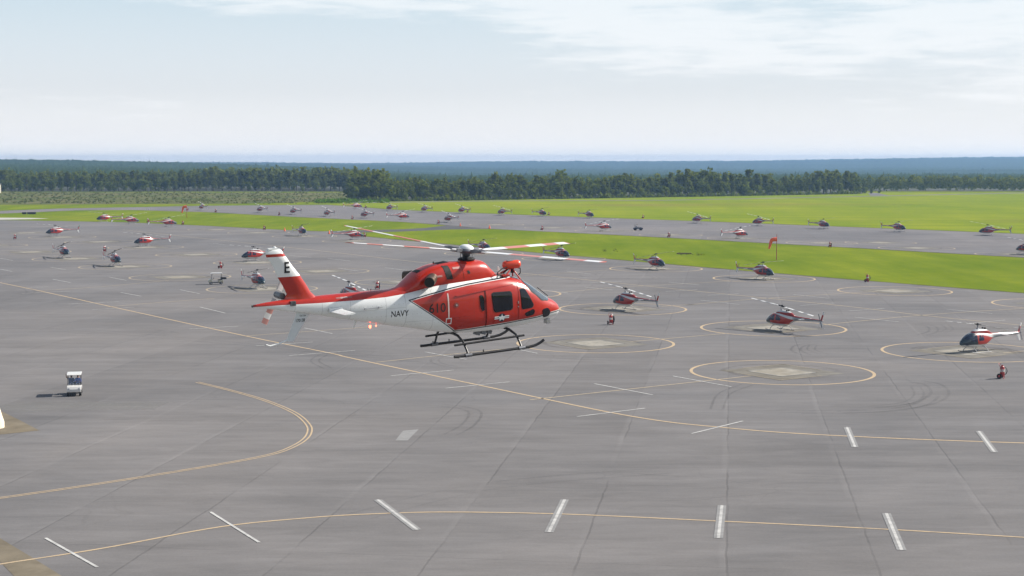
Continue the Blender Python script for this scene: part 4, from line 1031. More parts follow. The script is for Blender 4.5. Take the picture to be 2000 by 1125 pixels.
# ------------------------------------------------------------------ wheeled fire extinguishers
M_XRED = plain('extinguisher_red', (0.30, 0.022, 0.020), 0.4, 0, 0.2, 6, 0.2)
def make_ext():
    r = empty('wheeled_extinguisher')
    MB().lathe([(0.05, 0.22), (0.17, 0.26), (0.20, 0.32), (0.20, 1.02), (0.16, 1.12), (0.06, 1.17), (0.06, 1.24)], (0, 0, 0), 16).build('tank', M_XRED, r, 50)
    MB().lathe([(0.205, 0.62), (0.205, 0.86)], (0, 0, 0), 16).build('label_band', plain('label_white', (0.5, 0.48, 0.45), 0.5), r)
    for s_ in (-1, 1):
        w = MB().lathe([(0.10, -0.05), (0.22, -0.05), (0.24, -0.02), (0.24, 0.02), (0.22, 0.05), (0.10, 0.05)], (-0.16, s_ * 0.33, 0.24), 18, 'y').build('wheel', M_RUB, r, 40)
        MB().lathe([(0.11, -0.055), (0.11, 0.055)], (-0.16, s_ * 0.33, 0.24), 10, 'y').build('rim', M_XRED, w)
    MB().tube([(-0.16, -0.33, 0.24), (-0.16, 0.33, 0.24)], 0.02, 6).tube([(0.18, -0.22, 0.02), (0.14, -0.22, 0.5), (-0.18, -0.22, 1.2), (-0.3, -0.2, 1.38), (-0.3, 0.2, 1.38), (-0.18, 0.22, 1.2), (0.14, 0.22, 0.5), (0.18, 0.22, 0.02)], 0.022, 6).tube([(0.18, -0.22, 0.03), (0.18, 0.22, 0.03)], 0.022, 6).box((-0.02, 0, 0.22), (0.36, 0.4, 0.04)).build('frame', M_XRED, r, 50)
    pts = [(0.06 + 0.0 * t, 0.30 + 0.0 * t, 0.0) for t in range(2)]
    hs = MB()
    for k in range(3):
        hs.tube([(0.05 + 0.30 * math.cos(a), 0.27 + k * 0.05, 0.68 + 0.36 * math.sin(a)) for a in [i * 2 * math.pi / 20 for i in range(21)]], 0.028, 6, False)
    hs.build('hose', M_RUB, r, 60)
    MB().tube([(0.0, 0.0, 1.2), (0.0, 0.12, 1.32), (0.02, 0.25, 1.1)], 0.02, 6).build('valve', M_STEEL, r)
    return r
ext0 = make_ext()
EXT = [(1193, 634.5, 'beside the parked helicopter right of the hovering nose'), (1957, 740, 'nearest one, at the right edge in front of the parked helicopter'), (1694, 551, 'standing at the grass edge right of the large windsock'),
       (431, 524.5, 'just above the parked golf cart'), (204, 492.5, 'between the two left rows of helicopters'), (29, 467.5, 'alone at the left edge of the apron'), (289, 435, 'at the grass edge between two helicopters by the small windsock'),
       (357, 439.5, 'at the grass edge right below the small windsock'), (516, 449.5, 'at the grass edge left of the first orange cone'), (737, 566, 'behind the hovering tail boom'), (1621, 483.5, 'on the far apron right of the large windsock'),
       (1306, 464, 'on the far apron between the tow tractor and the large windsock'), (1059, 449.5, 'on the far apron below the helicopter with one at its nose'), (1256, 426.5, 'against the far grass above the tow tractor'), (856, 437.5, 'by the small helicopter next to the cross taxiway'),
       (688, 428.5, 'at the far apron edge left of the fifth helicopter'), (421, 415, 'near the leftmost far helicopter'), (545, 421, 'between the second and third far helicopters'), (714, 407, 'at the nose of the far corner helicopter'),
       (366, 411.5, 'at the foot of the small windsock across the taxiway'), (1072, 420.5, 'at the nose of a right facing far helicopter'), (913, 415.5, 'at the tail of the third helicopter on the far grass edge'), (712, 463.5, 'at the nose of the helicopter by the cross taxiway')]
for i, (x, y, lab) in enumerate(EXT):
    o = ext0 if i == 0 else copy_tree(ext0)
    p = g(x, y); o.location = (p.x, p.y, 0.045); o.rotation_euler = (0, 0, R(-75 + rnd.uniform(-40, 40)))
    tag(o, 'red wheeled fire extinguisher ' + lab, 'extinguisher', 'wheeled extinguishers on the aprons')

# cones
M_ORG = plain('cone_orange', (0.75, 0.13, 0.03), 0.5, 0, 0.1)
for x, y, lab in ((556, 451.5, 'left of the helicopter at the grass edge'), (643, 457, 'where the cross taxiway leaves the apron'), (899, 441.8, 'at the left corner where the cross taxiway meets the far apron'), (956, 446.6, 'at the right corner where the cross taxiway meets the far apron')):
    p = g(x, y); r = empty('traffic_cone', (p.x, p.y, 0.04)); tag(r, 'orange traffic cone ' + lab, 'cone', 'cones at the cross taxiway')
    MB().box((0, 0, 0.03), (0.62, 0.62, 0.06)).build('base', M_ORG, r); MB().lathe([(0.27, 0.06), (0.09, 0.95), (0.05, 1.0)], (0, 0, 0), 14).build('body', M_ORG, r, 50)

# ------------------------------------------------------------------ golf carts and the people in one
M_CW = plain('cart_white', (0.58, 0.57, 0.55), 0.35, 0, 0.08, 3, 0.3)
M_CBEIGE = plain('cart_beige', (0.45, 0.42, 0.32), 0.4, 0, 0.1, 3, 0.2)
M_SEAT = plain('seat_vinyl', (0.06, 0.06, 0.065), 0.6)
M_CLEAR = NT('clear_screen'); M_CLEAR.out((0.45, 0.55, 0.68), 0.08); M_CLEAR.b.inputs['Alpha'].default_value = 0.18
def make_cart(body, bed=False, screen=True):
    r = empty('golf_cart')
    fc = MB().prism([(1.22, 0.38), (1.24, 0.60), (1.10, 0.82), (0.72, 0.92), (0.66, 0.86), (0.66, 0.34), (1.0, 0.30)], -0.58, 0.58)
    fc.build('front_cowl', body, r, None, 0.05)
    MB().box((0.0, 0, 0.31), (1.7, 1.0, 0.10)).build('floor', M_BLK, r, None, 0.02)
    MB().prism([(-0.35, 0.34), (-0.30, 0.66), (-1.0, 0.70), (-1.16, 0.60), (-1.16, 0.34)], -0.58, 0.58).build('rear_body', body, r, None, 0.04)
    MB().box((-0.55, 0, 0.74), (0.5, 1.06, 0.12)).build('seat', M_SEAT, r, None, 0.03)
    MB().box((-0.82, 0, 1.0), (0.10, 1.06, 0.42), Matrix.Rotation(-0.12, 3, 'Y')).build('backrest', M_SEAT, r, None, 0.03)
    MB().prism([(-1.05, 1.80), (-0.9, 1.86), (0.6, 1.88), (0.86, 1.80), (0.86, 1.76), (-1.05, 1.76)], -0.60, 0.60).build('roof', M_CW, r, None, 0.03)
    for s_ in (-1, 1):
        MB().tube([(0.78, s_ * 0.52, 0.86), (0.62, s_ * 0.53, 1.78)], 0.022, 6).build('post', M_BLK, r)
        MB().tube([(-0.92, s_ * 0.53, 0.68), (-0.88, s_ * 0.53, 1.78)], 0.022, 6).build('post', M_BLK, r)
        MB().lathe([(0.04, -0.03), (0.10, 0), (0.04, 0.03)], (1.22, s_ * 0.42, 0.62), 10, 'x').build('headlight', M_STEEL, r)
        for x in (0.85, -0.78):
            w = MB().lathe([(0.10, -0.10), (0.21, -0.10), (0.235, -0.06), (0.235, 0.06), (0.21, 0.10), (0.10, 0.10)], (x, s_ * 0.50, 0.235), 18, 'y').build('wheel', M_RUB, r, 40)
            MB().lathe([(0.11, -0.105), (0.11, 0.105)], (x, s_ * 0.50, 0.235), 12, 'y').build('rim', M_STEEL, w)
    if screen: MB().add([(0.775, -0.5, 0.90), (0.775, 0.5, 0.90), (0.655, 0.5, 1.60), (0.655, -0.5, 1.60)], [(0, 1, 2, 3)]).build('windscreen', M_CLEAR.m, r)
    MB().tube([(0.62, 0.26, 0.80), (0.42, 0.26, 1.02)], 0.02, 6).tube([(0.42 + 0.06 * math.cos(a), 0.26 + 0.17 * math.sin(a), 1.02 + 0.15 * math.cos(a)) for a in [i * 2 * math.pi / 14 for i in range(15)]], 0.016, 6).build('steering_wheel', M_BLK, r, 60)
    if bed:
        MB().box((-1.25, 0, 0.86), (0.78, 1.08, 0.06)).box((-1.62, 0, 0.98), (0.05, 1.08, 0.24)).box((-1.25, 0.53, 0.98), (0.78, 0.04, 0.22)).box((-1.25, -0.53, 0.98), (0.78, 0.04, 0.22)).box((-0.95, 0, 0.75), (0.1, 0.9, 0.25)).build('cargo_bed', M_BLK, r)
    return r
c1 = make_cart(M_CW); p = g(146, 771); c1.location = (p.x, p.y, 0.03); c1.rotation_euler = (0, 0, R(-77))
tag(c1, 'white golf cart driving towards the camera with two people in it', 'golf cart', 'golf carts on the apron')
c2 = make_cart(M_CBEIGE, True); p2 = g(422, 555.5); c2.location = (p2.x, p2.y, 0.03); c2.rotation_euler = (0, 0, R(196))
tag(c2, 'parked beige golf cart with white roof and black rear bed, beside a helicopter', 'golf cart', 'golf carts on the apron')
M_SKIN = plain('skin', (0.28, 0.15, 0.10), 0.55, 0, 0.1)
M_HAIR = plain('dark_hair', (0.02, 0.016, 0.013), 0.7)
M_TROU = plain('khaki_trousers', (0.10, 0.10, 0.11), 0.8)
def seated(loc, rz, shirt, label, raise_arm=False):
    """one skinned figure, seat at z=0; faces +x"""
    r = empty('person', loc, rz); tag(r, label, 'person')
    V_, E_, Rr = [], [], []
    def v(c, rad, par=None):
        V_.append(c); Rr.append(rad)
        if par is not None: E_.append((par, len(V_) - 1))
        return len(V_) - 1
    pel = v((0, 0, 0.10), 0.155); ab = v((-0.02, 0, 0.28), 0.15, pel); ch = v((-0.01, 0, 0.46), 0.165, ab); nk = v((0.0, 0, 0.60), 0.06, ch); hd = v((0.02, 0, 0.70), 0.085, nk); v((0.03, 0, 0.80), 0.08, hd)
    for s_ in (-1, 1):
        sh = v((0.0, s_ * 0.19, 0.50), 0.07, ch)
        if raise_arm and s_ < 0:
            el = v((0.02, s_ * 0.40, 0.62), 0.048, sh); wr = v((0.03, s_ * 0.43, 0.86), 0.036, el); v((0.03, s_ * 0.43, 0.95), 0.03, wr)
        else:
            el = v((0.12, s_ * 0.25, 0.27), 0.048, sh); wr = v((0.36, s_ * 0.17, 0.30), 0.036, el); v((0.44, s_ * 0.15, 0.31), 0.03, wr)
        hp = v((0.05, s_ * 0.10, 0.09), 0.09, pel); kn = v((0.44, s_ * 0.12, 0.10), 0.065, hp); an = v((0.52, s_ * 0.12, -0.36), 0.045, kn); v((0.66, s_ * 0.12, -0.40), 0.04, an)
    me = bpy.data.meshes.new('body'); me.from_pydata(V_, E_, [])
    o = link('body', me, None, r)
    md = o.modifiers.new('skin', 'SKIN')
    for i, q in enumerate(me.skin_vertices[0].data):
        q.radius = (Rr[i], Rr[i]); q.use_root = (i == 0)
    sub = o.modifiers.new('sub', 'SUBSURF'); sub.levels = sub.render_levels = 1
    m = NT('clothed_figure'); x, y, z = m.sep(m.obj())
    c = m.mix(m.math('GREATER_THAN', z, 0.13), (0.10, 0.10, 0.11), shirt)
    c = m.mix(m.math('GREATER_THAN', z, 0.575), c, (0.26, 0.14, 0.09))
    c = m.mix(m.math('GREATER_THAN', m.math('ABSOLUTE', y), 0.30) if raise_arm else m.math('GREATER_THAN', x, 0.30), c, m.mix(m.math('GREATER_THAN', z, 0.22), (0.10, 0.10, 0.11), (0.26, 0.14, 0.09)))
    me.materials.append(m.out(c, 0.8))
    MB().lathe([(0.02, 0.855), (0.07, 0.84), (0.095, 0.78), (0.09, 0.74)], (0.01, 0, 0), 12).build('hair', M_HAIR, r, 60)
    MB().box((0.115, -0.03, 0.735), (0.01, 0.02, 0.012)).box((0.115, 0.03, 0.735), (0.01, 0.02, 0.012)).box((0.125, 0, 0.71), (0.03, 0.02, 0.03)).box((0.113, 0, 0.675), (0.01, 0.045, 0.012)).build('face', M_HAIR, r)
    return r
mw = Matrix.Translation(c1.location) @ Matrix.Rotation(R(-77), 4, 'Z')
seated(mw @ Vector((-0.52, 0.27, 0.80)), R(-77), (0.03, 0.06, 0.22), 'person in a bright blue shirt at the wheel of the white golf cart')
seated(mw @ Vector((-0.52, -0.27, 0.80)), R(-77), (0.02, 0.03, 0.10), 'passenger in a dark navy shirt holding the roof of the white golf cart', True)
# tow tractor with a driver on the far apron
tt = empty('tow_tractor'); p = g(1246, 450); tt.location = (p.x, p.y, 0.03); tt.rotation_euler = (0, 0, R(8))
tag(tt, 'dark blue low tow tractor with a driver on the far apron', 'tow tractor')
M_NAVY = plain('tractor_navy', (0.015, 0.022, 0.05), 0.4)
MB().prism([(1.35, 0.35), (1.35, 0.78), (0.5, 0.92), (0.3, 0.55), (-0.4, 0.55), (-0.5, 0.85), (-1.3, 0.80), (-1.35, 0.35)], -0.62, 0.62).build('chassis', M_NAVY, tt, None, 0.04)
MB().box((-0.30, 0, 0.72), (0.5, 0.9, 0.25)).box((-0.55, 0, 0.98), (0.1, 0.9, 0.4)).build('seat', M_SEAT, tt, None, 0.03)
MB().tube([(0.5, 0.2, 0.85), (0.2, 0.2, 1.12)], 0.025, 6).build('steering_column', M_BLK, tt)
for s_ in (-1, 1):
    MB().tube([(-0.9, s_ * 0.55, 0.8), (-0.9, s_ * 0.55, 1.65)], 0.03, 6).build('post', M_BLK, tt)
    for x in (0.85, -0.85):
        MB().lathe([(0.12, -0.12), (0.30, -0.12), (0.34, -0.06), (0.34, 0.06), (0.30, 0.12), (0.12, 0.12)], (x, s_ * 0.62, 0.34), 18, 'y').build('wheel', M_RUB, tt, 40)
MB().tube([(-0.9, -0.55, 1.62), (-0.9, 0.55, 1.62)], 0.03, 6).build('roll_bar', M_BLK, tt)
seated(Matrix.Translation(tt.location) @ Matrix.Rotation(R(8), 4, 'Z') @ Vector((-0.30, 0, 0.85)), R(8), (0.42, 0.43, 0.45), 'person in a pale shirt driving the dark tow tractor')

# ------------------------------------------------------------------ windsocks, signs and small airfield things
M_SOCK = NT('windsock_fabric'); M_SOCK.out((0.85, 0.13, 0.05), 0.7); M_SOCK.b.inputs['Subsurface Weight'].default_value = 0.0
M_SOCK.put(M_SOCK.b.inputs['Transmission Weight'], 0.0)
M_RUST = plain('red_brown_pole', (0.26, 0.06, 0.035), 0.6, 0, 0.3)
def windsock(px, py, h, label, sc=1.0):
    p = g(px, py); r = empty('windsock', (p.x, p.y, 0)); tag(r, label, 'windsock', 'windsocks on the grass strip')
    MB().tube([(0, 0, 0), (0, 0, h)], [0.09, 0.05], 8).build('pole', M_RUST, r, 60)
    z = h * 0.80
    MB().tube([(0.05 + 0.42 * sc * 0, 0.42 * sc * math.cos(a), z + 0.42 * sc * math.sin(a)) for a in [i * 2 * math.pi / 18 for i in range(19)]], 0.025, 6).build('hoop', M_STEEL, r)
    MB().tube([(0.0, 0, z), (-0.45 * sc, 0, z - 0.02), (-0.85 * sc, 0, z - 0.06), (-1.10 * sc, 0, z - 0.28 * sc), (-1.22 * sc, 0, z - 0.75 * sc), (-1.38 * sc, 0, z - 1.35 * sc), (-1.55 * sc, 0, z - 1.95 * sc)], [0.44 * sc, 0.41 * sc, 0.38 * sc, 0.36 * sc, 0.30 * sc, 0.25 * sc, 0.19 * sc], 16, False).build('sock', M_SOCK.m, r, 80)
windsock(1516.5, 508, 5.3, 'large orange windsock drooping on a rusty pole in the right grass strip')
windsock(365, 425.5, 5.0, 'small orange windsock on a pole in the left grass strip', 1.15)
M_SIGNB = plain('sign_back_black', (0.01, 0.01, 0.012), 0.6)
for x, w, lab in ((47.5, 1.6, 'short black airfield sign, left of a pair on the grass'), (61.7, 3.2, 'long black airfield sign, right of a pair on the grass')):
    p = g(x, 419.6); r = empty('airfield_sign', (p.x, p.y, 0)); tag(r, lab, 'sign', 'taxiway signs on the left grass')
    MB().box((0, 0, 0.62), (w, 0.22, 0.75)).build('sign_panel', M_SIGNB, r, None, 0.02)
    for s_ in (-1, 1): MB().tube([(s_ * w * 0.38, 0, 0), (s_ * w * 0.38, 0, 0.3)], 0.04, 6).build('leg', M_STEEL, r)
p = g(288, 410.6); r = empty('barrier', (p.x, p.y, 0)); tag(r, 'small pale rail barrier on the grass beside the far taxiway', 'barrier')
MB().box((0, 0, 0.75), (1.7, 0.06, 0.16)).build('rail', M_CW, r)
for s_ in (-0.75, 0, 0.75): MB().box((s_, 0, 0.35), (0.07, 0.07, 0.7)).build('leg', M_CW, r)
# cream pillar at the left edge on its slab
p = g(-14, 836); r = empty('pole_base', (p.x, p.y, 0.03)); tag(r, 'cream rounded concrete pole base at the left picture edge', 'pole base')
M_CREAM = plain('cream_concrete', (0.62, 0.56, 0.43), 0.7, 0, 0.1, 2)
MB().lathe([(0.84, 0), (0.84, 0.42), (0.74, 0.75), (0.58, 1.3), (0.48, 1.7), (0.40, 1.8)], (0, 0, 0), 28).build('plinth', M_CREAM, r, 60)
MB().tube([(0, 0, 1.8), (0, 0, 9.0)], [0.16, 0.11], 12).build('pole', M_STEEL, r, 60)
# drain headwall in the grass
p = g(1336, 496.3); r = empty('drain_headwall', (p.x, p.y, 0)); tag(r, 'low grey concrete drain headwall in the right grass strip', 'drain')
MB().box((0, 0, 0.12), (3.2, 0.35, 0.28)).build('wall', M_CONC, r, None, 0.02); MB().box((-1.2, 0.8, 0.10), (0.25, 1.6, 0.24)).build('wing_wall', M_CONC, r, None, 0.02)
# small white hut at the far left
p = g(-8, 377); r = empty('white_hut', (p.x, p.y, 0)); tag(r, 'small white hut at the far left edge before the trees', 'hut')
MB().box((0, 0, 2.8), (5.0, 5.0, 5.6)).build('wall', M_CBEIGE, r); MB().box((0, 0, 5.8), (5.6, 5.6, 0.4)).build('roof', M_STEEL, r); MB().box((0, -2.53, 4.6), (3.6, 0.06, 1.8)).build('window', M_JWIN, r)

# ------------------------------------------------------------------ trees, scrub, wooded hills
def m_leaf(name, dark, light):
    m = NT(name)
    n = m.noise(m.pos(), 0.35, 3, 0.6)
    oi = m.N.new('ShaderNodeObjectInfo')
    c = m.mix(m.rng(n, 0.3, 0.7), dark, light)
    k = m.rng(oi.outputs['Random'], 0, 1, 0.8, 1.2)
    c = m.mix(1.0, c, m.comb(k, k, k), 'MULTIPLY')
    m.out(c, 1.0, spec=0.0)
    tl_ = m.N.new('ShaderNodeBsdfTranslucent'); m.put(tl_.inputs['Color'], m.mix(1.0, c, (1.35, 1.25, 0.7), 'MULTIPLY'))
    ms = m.N.new('ShaderNodeMixShader'); ms.inputs[0].default_value = 0.4
    m.L.new(m.b.outputs[0], ms.inputs[1]); m.L.new(tl_.outputs[0], ms.inputs[2])
    m.L.new(ms.outputs[0], m.N['Material Output'].inputs['Surface'])
    return m.m
M_PINE = m_leaf('pine_needles', (0.048, 0.070, 0.017), (0.130, 0.155, 0.036))
M_OAK = m_leaf('broad_leaves', (0.055, 0.085, 0.018), (0.145, 0.180, 0.042))
M_BARK = plain('bark', (0.10, 0.08, 0.06), 0.9, 0, 0.3, 2)
def clumps(rs, centers, size, per=3):
    """small tilted leaf-clump quads round each centre (numpy)"""
    n = len(centers) * per
    c = np.repeat(centers, per, axis=0) + rs.normal(0, size * 0.35, (n, 3))
    a = rs.normal(size=(n, 3)); a /= np.linalg.norm(a, axis=1)[:, None]
    b = rs.normal(size=(n, 3)); b -= a * (a * b).sum(1)[:, None]; b /= np.linalg.norm(b, axis=1)[:, None]
    s1 = size * rs.uniform(0.5, 1.1, (n, 1)); s2 = size * rs.uniform(0.35, 0.8, (n, 1))
    v = np.stack([c - a * s1, c - b * s2, c + a * s1 * 0.9, c + b * s2 * 0.85], 1).reshape(-1, 3)
    return v
def quads_mesh(name, v):
    me = bpy.data.meshes.new(name); n = len(v) // 4
    me.vertices.add(len(v)); me.vertices.foreach_set('co', v.astype(np.float32).ravel())
    me.loops.add(len(v)); me.loops.foreach_set('vertex_index', np.arange(len(v), dtype=np.int32))
    me.polygons.add(n); me.polygons.foreach_set('loop_start', np.arange(0, len(v), 4, dtype=np.int32)); me.polygons.foreach_set('loop_total', np.full(n, 4, dtype=np.int32))
    me.update(calc_edges=True)
    return me
def crown_pts(rs, kind, n, h):
    if kind == 'pine':
        lay = rs.integers(6, 9); pts = []
        for i in range(lay):
            t = 0.30 + 0.68 * (i + rs.uniform(-0.3, 0.3)) / lay
            rad = h * 0.20 * (1.08 - t) ** 0.55 * rs.uniform(0.75, 1.2)
            k = max(3, int(n / lay))
            ang = rs.uniform(0, 6.28, k) ; rr = rad * np.sqrt(rs.uniform(0.05, 1, k))
            lob = 1 + 0.35 * np.sin(ang * rs.integers(2, 5) + rs.uniform(0, 6))
            pts.append(np.stack([np.cos(ang) * rr * lob, np.sin(ang) * rr * lob, h * t + rs.normal(0, h * 0.025, k)], 1))
        return np.concatenate(pts)
    lobes = rs.integers(6, 10); pts = []
    for i in range(lobes):
        a = rs.uniform(0, 6.28); t = rs.uniform(0.22, 0.84); rr = h * 0.17 * (1.0 - abs(t - 0.45))
        c = np.array([math.cos(a) * rr, math.sin(a) * rr, h * t]); r_ = h * rs.uniform(0.13, 0.21)
        d = rs.normal(size=(int(n / lobes), 3)); d /= np.linalg.norm(d, axis=1)[:, None]
        pts.append(c + d * r_ * rs.uniform(0.6, 1.0, (len(d), 1)))
    return np.concatenate(pts)
TREES = []
for kind, cnt in (('pine', 6), ('oak', 5)):
    for i in range(cnt):
        rs = np.random.default_rng(100 + i + (50 if kind == 'oak' else 0))
        h = 10.0
        cp_ = crown_pts(rs, kind, 150, h)
        cm = quads_mesh('crown', clumps(rs, cp_, 0.62 if kind == 'pine' else 0.72, 3))
        cm.materials.append(M_PINE if kind == 'pine' else M_OAK)
        tb = MB().tube([(0, 0, -0.3), (0.1, 0.05, h * 0.35), (0.0, 0.1, h * 0.9)], [0.24, 0.17, 0.05], 7)
        for k in range(5):
            a = rs.uniform(0, 6.28); z0 = h * rs.uniform(0.35, 0.75)
            tb.tube([(0.05, 0.05, z0), (math.cos(a) * 1.3, math.sin(a) * 1.3, z0 + 0.7)], [0.08, 0.03], 5)
        tm = tb.mesh('trunk'); tm.materials.append(M_BARK)
        TREES.append((kind, cm, tm))
rs = np.random.default_rng(11)
PINES = [t for t in TREES if t[0] == 'pine']; OAKS = [t for t in TREES if t[0] == 'oak']
def tree(x, y, h, kind, label, group, z=0.0, wide=1.0):
    _, cm, tm = (PINES if kind == 'pine' else OAKS)[rs.integers(0, len(PINES if kind == 'pine' else OAKS))]
    r = empty('pine_tree' if kind == 'pine' else 'broadleaf_tree', (x, y, z), rs.uniform(0, 6.28))
    s = h / 10.0; r.scale = (s * wide, s * wide, s)
    tag(r, label, 'tree', group)
    link('trunk', tm, None, r); link('crown', cm, None, r)
LAB = {('R', 'pine'): 'dark green pine at the front edge of the wood behind the right field', ('R', 'oak'): 'lighter green bushy tree at the front edge of the wood behind the right field',
       ('L', 'pine'): 'hazy blue green pine in the tree line behind the left scrub field', ('L', 'oak'): 'low rounded hazy tree in the tree line behind the left scrub field',
       ('F', 'oak'): 'very hazy tree in the distant line right of the wood'}
def rlab(x, row, pine):
    zone = 'near its left end' if x < 930 else 'left of its middle' if x < 1180 else 'right of its middle' if x < 1430 else 'near its right end'
    if row == 0: return ('short young pine' if pine else 'low bushy tree') + ' at the foot of the right wood, ' + zone
    return ('tall dark pine' if pine else 'tall round topped tree') + (' in the right wood, ' if row == 1 else ' rising behind the right wood edge, ') + zone
def llab(x, row, pine):
    zone = 'at the far left' if x < 180 else 'left of the small windsock' if x < 360 else 'right of the small windsock' if x < 540 else 'next to the right wood'
    if row == 0: return ('short hazy pine' if pine else 'low round hazy tree') + ' fronting the left tree line, ' + zone
    return ('hazy blue green pine' if pine else 'hazy round topped tree') + ' in the left tree line, ' + zone
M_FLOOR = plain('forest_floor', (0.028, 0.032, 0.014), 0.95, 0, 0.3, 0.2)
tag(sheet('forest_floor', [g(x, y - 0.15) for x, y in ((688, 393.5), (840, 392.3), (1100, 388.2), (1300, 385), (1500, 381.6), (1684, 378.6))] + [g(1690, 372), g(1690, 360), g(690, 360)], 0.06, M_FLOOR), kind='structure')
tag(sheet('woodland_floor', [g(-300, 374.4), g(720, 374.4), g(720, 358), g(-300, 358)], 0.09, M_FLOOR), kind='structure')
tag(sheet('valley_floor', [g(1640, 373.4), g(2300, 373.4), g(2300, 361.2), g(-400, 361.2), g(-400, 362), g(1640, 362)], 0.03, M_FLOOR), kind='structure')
front_R = [(688, 393.5), (760, 393.3), (840, 392.3), (960, 390.5), (1100, 388.2), (1300, 385), (1500, 381.6), (1620, 379.6), (1684, 378.6)]
fx, fy = [p[0] for p in front_R], [p[1] for p in front_R]
rest = []                                             # trees deeper in the wood, built as one mass
n = 0
for row in range(7):
    x = 690 + row * 2.5
    while x < 1684 - row * 1.5:
        p = g(x, float(np.interp(x, fx, fy)))
        d = 2 + row * 7.5 + rs.uniform(-2.5, 2.5)
        q = Vector((p.x, p.y)) * (1 + d / p.length)
        t = (x - 690) / 994
        tall = 11.4 + 1.2 * math.sin(x * 0.02) + (0.7 if t > 0.5 else -0.4)
        pine = rs.uniform() < (0.45 + 0.3 * t)
        if row == 0: h = tall * rs.uniform(0.42, 0.80); pine = pine and rs.uniform() < 0.4
        elif row == 1: h = tall * rs.uniform(0.7, 1.0)
        else: h = tall * rs.uniform(0.72, 1.22)
        if x > 1600: h *= 1 - 0.35 * ((x - 1600) / 84) ** 2 * rs.uniform(0.3, 1)
        if row in (1, 2) and rs.uniform() < 0.10: h *= 1.22
        h *= 1 + 0.10 * math.sin(x * 0.037 + 1) * math.sin(x * 0.011)
        if x < 760: h *= 1.2
        if row < 3: tree(q.x, q.y, h, 'pine' if pine else 'oak', rlab(x, row, pine), 'trees at the edge of the right wood', wide=rs.uniform(0.9, 1.25)); n += 1
        else: rest.append((q.x, q.y, 0, h, pine))
        if row < 3 and rs.uniform() < 0.12: x += rs.uniform(4, 12)
        x += rs.uniform(10.5, 17.5) * (0.8 if row == 0 else 1.0)
for x, d, h in ((1690, 3, 5.0), (1697, 8, 3.6), (1703, 2, 2.6), (1712, 14, 3.2), (1724, 10, 2.2)):
    p = g(x, 378.4); tree(p.x, p.y + d, h, 'oak', 'low scattered tree trailing off the right end of the wood', 'trees at the edge of the right wood', wide=1.3)
# left tree line, farther away
for row in range(9):
    x = -60 + row * 3
    while x < 715:
        y0 = 373.8 + 0.6 * math.sin(x * 0.01)
        p = g(x, y0)
        d = row * 14 + rs.uniform(-5, 5); q = Vector((p.x, p.y)) * (1 + d / p.length)
        tall = float(np.interp(x, [0, 150, 330, 450, 560, 700], [13.0, 12.6, 12.6, 15.2, 14.4, 15.2]))
        pine = rs.uniform() < 0.72
        if row == 0: h = tall * rs.uniform(0.4, 0.8); pine = pine and x > 330
        else: h = tall * rs.uniform(0.7, 1.16)
        if row < 2 and x > 0: tree(q.x, q.y, h, 'pine' if pine else 'oak', llab(x, row, pine), 'trees of the left tree line', wide=rs.uniform(0.95, 1.3)); n += 1
        else: rest.append((q.x, q.y, 0, h, pine))
        x += rs.uniform(11, 20)
# hazy line right of the wood, beyond the end of the field
for row in range(4):
    x = 1686 + row * 3
    while x < 2080:
        q = g(x, 375.6); k = 1 + (0.01 + row * 0.02)
        rest.append((q.x * k, q.y * k, 0.0, rs.uniform(7.5, 11.5), rs.uniform() < 0.4)); x += rs.uniform(7, 11)
parts = []
for (x, y, z, h, pine) in rest:
    cp_ = crown_pts(rs, 'pine' if pine else 'oak', 46, h)
    parts.append(clumps(rs, cp_, 0.095 * h, 2) + np.array([x, y, z]))
wood = link('woodland', quads_mesh('woodland', np.concatenate(parts)), M_PINE)
tag(wood, 'dense dark mass of trees standing deep in the woods behind the fields', 'woodland', kind='stuff')

# scrub bushes on the rough field and the bright bushes beside the wood
def bush_mass(name, pxs, mat, label, cat, n, hs, per=2, k=14):
    out = []
    for _ in range(n):
        x, y = pxs(); p = g(x, y); h = rs.uniform(*hs)
        d = rs.normal(size=(k, 3)); d /= np.linalg.norm(d, axis=1)[:, None]; d[:, 2] = abs(d[:, 2])
        c = d * np.array([h * 0.9, h * 0.9, h]) * rs.uniform(0.4, 1.0, (k, 1)) + np.array([p.x, p.y, 0])
        out.append(clumps(rs, c, h * 0.33, per))
    return tag(link(name, quads_mesh(name, np.concatenate(out)), mat), label, cat, kind='stuff')
M_SCRUB = m_leaf('scrub_leaves', (0.06, 0.082, 0.025), (0.11, 0.120, 0.045))
M_BRIGHT = m_leaf('bright_bush_leaves', (0.07, 0.15, 0.018), (0.14, 0.26, 0.03))
bush_mass('scrub', lambda: (rs.uniform(-40, 690), 376.5 + 21.5 * rs.uniform() ** 1.2), M_SCRUB, 'brownish green scrub bushes over the rough left field', 'scrub', 1500, (0.35, 0.95))
bush_mass('bright_bushes', lambda: (rs.uniform(620, 758), rs.uniform(393.5, 396.5)), M_BRIGHT, 'bright green low bushes in front of the left end of the wood', 'bushes', 130, (1.0, 2.0))
bush_mass('undergrowth', lambda: (lambda x: (x, float(np.interp(x, fx, fy)) + 0.2))(rs.uniform(690, 1682)), M_OAK, 'low shrubs along the foot of the right wood', 'undergrowth', 260, (1.2, 3.0))
bush_mass('ditch_weeds', lambda: (rs.choice([rs.uniform(1168, 1208), rs.uniform(1322, 1365)]), 0) if False else ((lambda b: (rs.uniform(*b[0]), rs.uniform(*b[1])))([((1170, 1208), (488, 491.5)), ((1326, 1375), (494, 499))][rs.integers(0, 2)])), M_OAK, 'dark weeds in the drain hollows of the right grass strip', 'weeds', 36, (0.15, 0.35))

